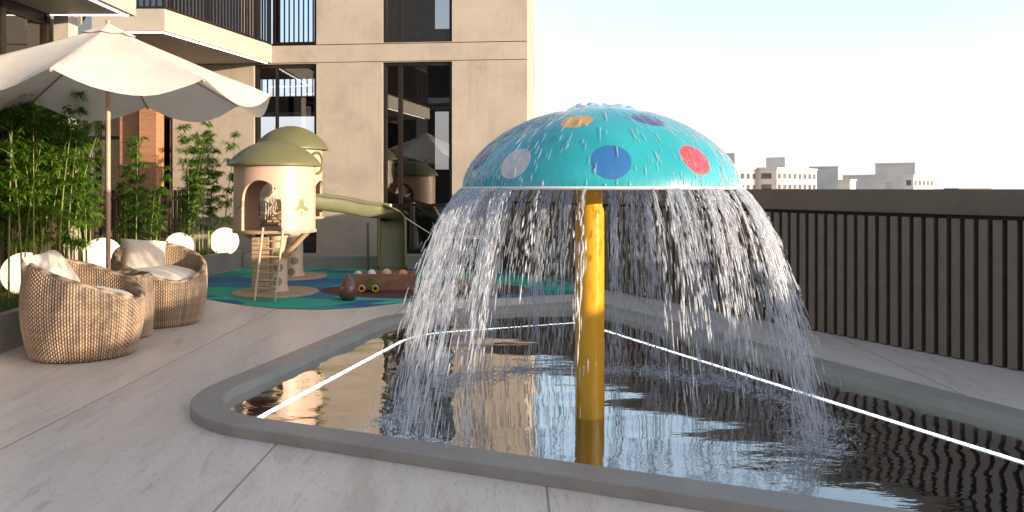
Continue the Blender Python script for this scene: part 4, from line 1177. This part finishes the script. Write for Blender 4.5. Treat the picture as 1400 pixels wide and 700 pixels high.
# stems with green dots
def stem(px, c, zt, r, dots, lab=None):
    sp = []
    for (qx, qy) in dots: 
        Y = c[1]-r; sp.append((Vector(((qx-CX)/F*Y, Y, EYE+(HY-qy)/F*Y)), .055, (1.0,)))
    m = spotmat('stem_cream', (.60, .46, .35), sp, (.19, .22, .10))
    b = MB(); b.lathe([(r*1.25, .03), (r, .10), (r, zt-.12), (r*1.35, zt-.036)], (c[0], c[1], 0), 40, True); b.build('stem', m, ph, smooth=40)
stem(372, (T1[0]+.02, T1[1]+.05), z0, .115, [(380, 348), (380, 366), (379, 385)])
stem(398, (T2[0]+.03, T2[1]), .90, .135, [(401, 338), (402, 357), (398, 372)])
for c, r in ((T1, .52), (T2, .50)):
    b = MB(); b.lathe([(r, .008), (r, .026), (r-.01, .034), (.001, .036)], (c[0], c[1]+.02, 0), 56); b.build('base_plate', TANW, ph, smooth=30)
# diagonal braces
b = MB(); b.tube([(T1[0]+.1, T1[1], .45), (T1[0]+.40, T1[1]-.05, z0-.04)], .035, 10); b.tube([(T1[0]-.09, T1[1], .55), (T1[0]-.38, T1[1]-.02, z0-.04)], .03, 10); b.build('brace', TANW, ph, smooth=40)
# wooden back post bundle of planks below first tower
b = MB()
for i in range(12): b.box(T1[0]-.24, T1[0]-.03, T1[1]-.16, T1[1]-.14, .06+i*.055, .06+i*.055+.048, None, .004)
b.build('plank_panel', TANW, ph)
# ladder
ld_ = MB(); xa, xb = (351-CX)/F*9.3, (379-CX)/F*9.3
for x in (xa, xb): ld_.tube([(x-.02, 9.28, .01), (x+.02, 9.47, .84)], .014, 8)
lo = ld_.build('ladder', ROPE, ph, smooth=40)
for i in range(9):
    q = (i+.6)/9.2; r1 = MB(); yy = 9.28+.19*q; zz = .83*q
    r1.tube([(xa-.02+.04*q, yy, zz), (xb-.02+.04*q, yy, zz)], .011, 8); r1.build('rung', TANW, lo, smooth=40)
# bridge with steps and rope net between the towers
for i in range(6):
    b = MB(); yy = 10.45+i*.155; zz = .80+i*.035
    b.box(-3.28, -2.86, yy, yy+.12, zz-.02, zz+.01, None, .004); b.build('step', TANW, ph)
b = MB()
for x in (-3.30, -2.84):
    b.tube([(x, 10.40, 1.20), (x, 10.8, 1.12), (x, 11.3, 1.32)], .012, 6); b.tube([(x, 10.40, 1.0), (x, 10.8, .97), (x, 11.3, 1.16)], .009, 6)
    for i in range(8):
        yy = 10.42+i*.115; b.tube([(x, yy, .80+i*.03), (x, yy+.05, 1.16+i*.008)], .006, 5); b.tube([(x, yy+.1, .80+i*.03), (x, yy-.03, 1.16+i*.008)], .006, 5)
b.build('rope_net', ROPE, ph, smooth=40)
# slide: leaves the far tower, runs right, then turns down towards the viewer
path = []
def add(px, py, d): path.append(D(px, py, d))
for p in ((430, 286, 11.75), (450, 289, 11.9), (475, 292, 12.1), (500, 297, 12.35), (518, 299, 12.55), (530, 300, 12.62), (536, 303, 12.60), (537.5, 312, 12.52), (537.5, 330, 12.42), (537.5, 350, 12.30), (538, 364, 12.18), (538, 371, 12.0)): add(*p)
def smooth_path(P, n):
    out = []
    for i in range(len(P)-1):
        p0, p1, p2, p3 = P[max(i-1, 0)], P[i], P[i+1], P[min(i+2, len(P)-1)]
        for k in range(n):
            t = k/n; out.append(.5*((2*p1)+(p2-p0)*t+(2*p0-5*p1+4*p2-p3)*t*t+(-p0+3*p1-3*p2+p3)*t**3))
    out.append(P[-1]); return out
sp2 = smooth_path(path, 6); vs = []; fs = []; NS = 17
for i, p in enumerate(sp2):
    t = (sp2[min(i+1, len(sp2)-1)]-sp2[max(i-1, 0)]); th_ = Vector((t.x, t.y, 0))
    q = i/(len(sp2)-1); blend = min(1, max(0, (q-.42)/.16)); blend = blend*blend*(3-2*blend)
    side = Vector((.10, 1.0, 0)).normalized().lerp(Vector((-1.0, .05, 0)), blend).normalized()
    up = side.cross(t.normalized()); up = up if up.z > 0 or abs(up.z) < .02 else -up
    if blend > .5 and up.y > 0: up = -up if up.z <= .05 else up
    up = (Vector((0, 0, 1)).lerp(Vector((0, -.86, .5)), blend)).normalized()
    wdt, hgt = .175+.03*blend, .23-.07*blend
    for j in range(NS):
        a = -PI/2 + PI*j/(NS-1)     # U section
        x = wdt*math.copysign(min(1, abs(math.sin(a))**.55), math.sin(a)); y_ = hgt*(1-math.cos(a)**.7 if math.cos(a) > 0 else 1)
        vs.append(p + side*x + up*y_)
n_ = NS
for i in range(len(sp2)-1):
    for j in range(NS-1): fs.append((i*n_+j, i*n_+j+1, (i+1)*n_+j+1, (i+1)*n_+j))
b = MB(); b.add(vs, fs); so_ = b.build('slide', OLIVED, ph, smooth='all')
md = so_.modifiers.new('thickness', 'SOLIDIFY'); md.thickness = .022; md.offset = -1
for j, nm in ((0, 'l'), (NS-1, 'r')):
    b = MB(); b.tube([vs[i*n_+j] for i in range(len(sp2))], .017, 8); b.build('slide_edge', OLIVED, so_, smooth='all')
b = MB(); b.tube([D(503, 300, 12.4)-Vector((0, 0, .05)), Vector((D(503, 300, 12.4).x, 12.4, .01))], .02, 10); b.build('slide_leg', OLIVED, ph, smooth=40)

# white post with a strung cord
wp_ = thing('white_post', 'short white post with a cord strung from its top, behind the slide', 'post', (D(532, 284, 12.9).x, 12.9, 0))
q = D(532, 279, 12.9); b = MB(); b.lathe([(.045, .008), (.045, q.z-.02), (.04, q.z)], (q.x, 12.9, 0), 24, True); b.build('post', WPAINT, wp_, smooth=40)
e = D(591, 321, 12.7); b = MB(); b.tube([(q.x, 12.9, q.z-.02), ((q.x+e.x)/2, 12.8, (q.z+e.z)/2-.03), e], .007, 6); b.build('cord', WPAINT, wp_, smooth=40)
# storage bench behind the falling water
x0, x1 = (597-CX)/F*12.7, (668-CX)/F*12.7; zt = EYE-(323-HY)/F*12.7
DG = simple('dark_green_paint', (.018, .055, .045), .5, 0, .15, 5)
cb_ = thing('storage_bench', 'dark green storage bench with a pale top seen through the falling water', 'bench', ((x0+x1)/2, 12.75, 0))
b = MB(); b.box(x0, x1, 12.5, 13.0, .06, zt-.03, None, .008); b.build('cabinet', DG, cb_)
b = MB(); b.box(x0-.03, x1+.03, 12.46, 13.03, zt-.029, zt, None, .006); b.build('top', WPAINT, cb_)
for x in (x0+.05, x1-.09):
    b = MB(); b.box(x, x+.04, 12.54, 12.58, .008, .06); b.build('foot', BRONZE, cb_)
for i in range(3):
    xa_ = x0+.02+i*(x1-x0-.04)/3; b = MB(); b.box(xa_+.01, xa_+(x1-x0-.04)/3-.01, 12.485, 12.499, .09, zt-.06, None, .004); b.build('door', DG, cb_)

# ------------------------------------------------------------------ toys
CRW = mat_wood('toy_wood', (.20, .10, .06), (.33, .18, .115), (2, 2, 5), .55)
cx0, cx1 = (487-CX)/F*10.35, (566-CX)/F*10.35
cr = thing('toy_crate', 'low brown wooden crate full of coloured balls on the maroon disc', 'crate', ((cx0+cx1)/2, 10.4, .006))
zt = .215
b = MB(); b.box(cx0, cx1, 10.22, 10.245, .008, zt, None, .003); b.build('front_panel', CRW, cr)
b = MB(); b.box(cx0, cx1, 10.62, 10.645, .008, zt, None, .003); b.build('back_panel', CRW, cr)
for x in (cx0, cx1-.025):
    b = MB(); b.box(x, x+.025, 10.246, 10.619, .008, zt, None, .003); b.build('side_panel', CRW, cr)
b = MB(); b.box(cx0+.026, cx1-.026, 10.247, 10.618, .009, .12); b.build('crate_floor', CRW, cr)
def ball(px, py, rpx, c, label, d=10.4):
    p = D(px, py, d); r = rpx/F*d; m = simple('ball_paint', c, .4, 0, .08, 20, .05)
    b = MB(); b.sphere((p.x, p.y, max(p.z, .12+r if d > 10 else r+.006)), r, n=24, m=16)
    tag(b.build('toy_ball', m, smooth='all'), label, 'ball', 'toy balls')
ball(490, 376, 6, (.62, .56, .50), 'off-white ball, leftmost on the crate')
ball(499, 376, 5, (.07, .065, .07), 'small dark grey ball in the crate beside two white ones', 10.35)
ball(508, 374.5, 6, (.66, .66, .66), 'bright white ball in the crate right of the dark grey one')
ball(529, 374, 6.6, (.62, .40, .24), 'peach ball in the middle of the crate')
ball(540, 377, 4.5, (.10, .18, .05), 'small green ball in the crate between the peach and orange ones', 10.5)
ball(551, 375, 6.4, (.66, .28, .09), 'orange ball at the right end of the crate')
# pear shaped toy
pc = G(476, 411); pt = thing('mouse_toy', 'glossy brown drop shaped toy with a pointed tip standing left of the crate', 'toy', (pc[0], pc[1], .006))
BR = simple('toy_brown', (.17, .075, .05), .18, 0, .1, 8, .03)
b = MB(); b.lathe([(.001, .0), (.07, .004), (.105, .05), (.115, .10), (.10, .16), (.068, .22), (.03, .27), (.012, .30), (.004, .325)], (pc[0], pc[1], .007), 32); b.build('body', BR, pt, smooth=60)
for s_ in (-1, 1):
    b = MB(); b.sphere((pc[0]+.05*s_, pc[1]-.085, .155), .014, n=12, m=8); b.build('eye', ROPE, pt, smooth='all')
b = MB(); b.tube([(pc[0]-.10, pc[1], .03), (pc[0]-.15, pc[1]-.02, .02), (pc[0]-.2, pc[1]+.01, .018)], [.008, .006, .003], 6); b.build('tail', BR, pt, smooth='all')
# green toy car with yellow wheels
YT = simple('toy_yellow', (.62, .40, .06), .4, 0, .08, 20, .05)
tc = thing('toy_car', 'green humped toy car with yellow ring wheels in front of the crate', 'toy car', (D(505, 400, 10.1).x, 10.08, .006))
gx = D(505, 400, 10.1).x
b = MB(); b.prism([(gx-.14, .05), (gx+.14, .05), (gx+.15, .09), (gx+.08, .17), (gx+.02, .185), (gx-.06, .14), (gx-.13, .09)], -.035, .035, Matrix.Translation((0, 10.08, 0)) @ Matrix.Rotation(R(90), 4, 'X')); b.build('body', OLIVE, tc)
for wx in (-.085, .085):
    for sy in (-.05, .05):
        b = MB(); pts = [(gx+wx+.035*math.cos(q*PI/10), 10.08+sy, .055+.035*math.sin(q*PI/10)) for q in range(21)]; b.tube(pts, .013, 8, False)
        wo = b.build('wheel', YT, tc, smooth='all'); b = MB(); b.sphere((gx+wx, 10.08+sy, .055), .024, .01, .024, n=14, m=8); b.build('hub', BRONZE, wo, smooth='all')
# wooden train and block heap seen through the water
def toy_train(px, py, label, cA, cB):
    g0 = G(px, py); t = thing('toy_train', label, 'toy', (g0[0], g0[1], .006), group='wooden toys seen through the falling water')
    b = MB(); b.box(g0[0]-.15, g0[0]+.15, g0[1]-.05, g0[1]+.05, .035, .08, None, .01); b.build('chassis', cA, t)
    b = MB(); b.box(g0[0]+.02, g0[0]+.13, g0[1]-.045, g0[1]+.045, .081, .20, None, .01); b.build('cab', cB, t)
    b = MB(); b.tube([(g0[0]-.13, g0[1], .12), (g0[0]+.018, g0[1], .12)], .038, 14); b.build('boiler', cA, t, smooth=40)
    for wx in (-.1, 0, .1):
        b = MB(); b.tube([(g0[0]+wx, g0[1]-.07, .035), (g0[0]+wx, g0[1]+.07, .035)], .03, 14); b.build('wheel', ROPE, t, smooth=40)
toy_train(604, 412, 'pale wooden toy train nearest the pool edge behind the falling water', ROPE, WPAINT)
toy_train(625, 400, 'brown wooden toy train farther back on the maroon disc', CRW, TANW)
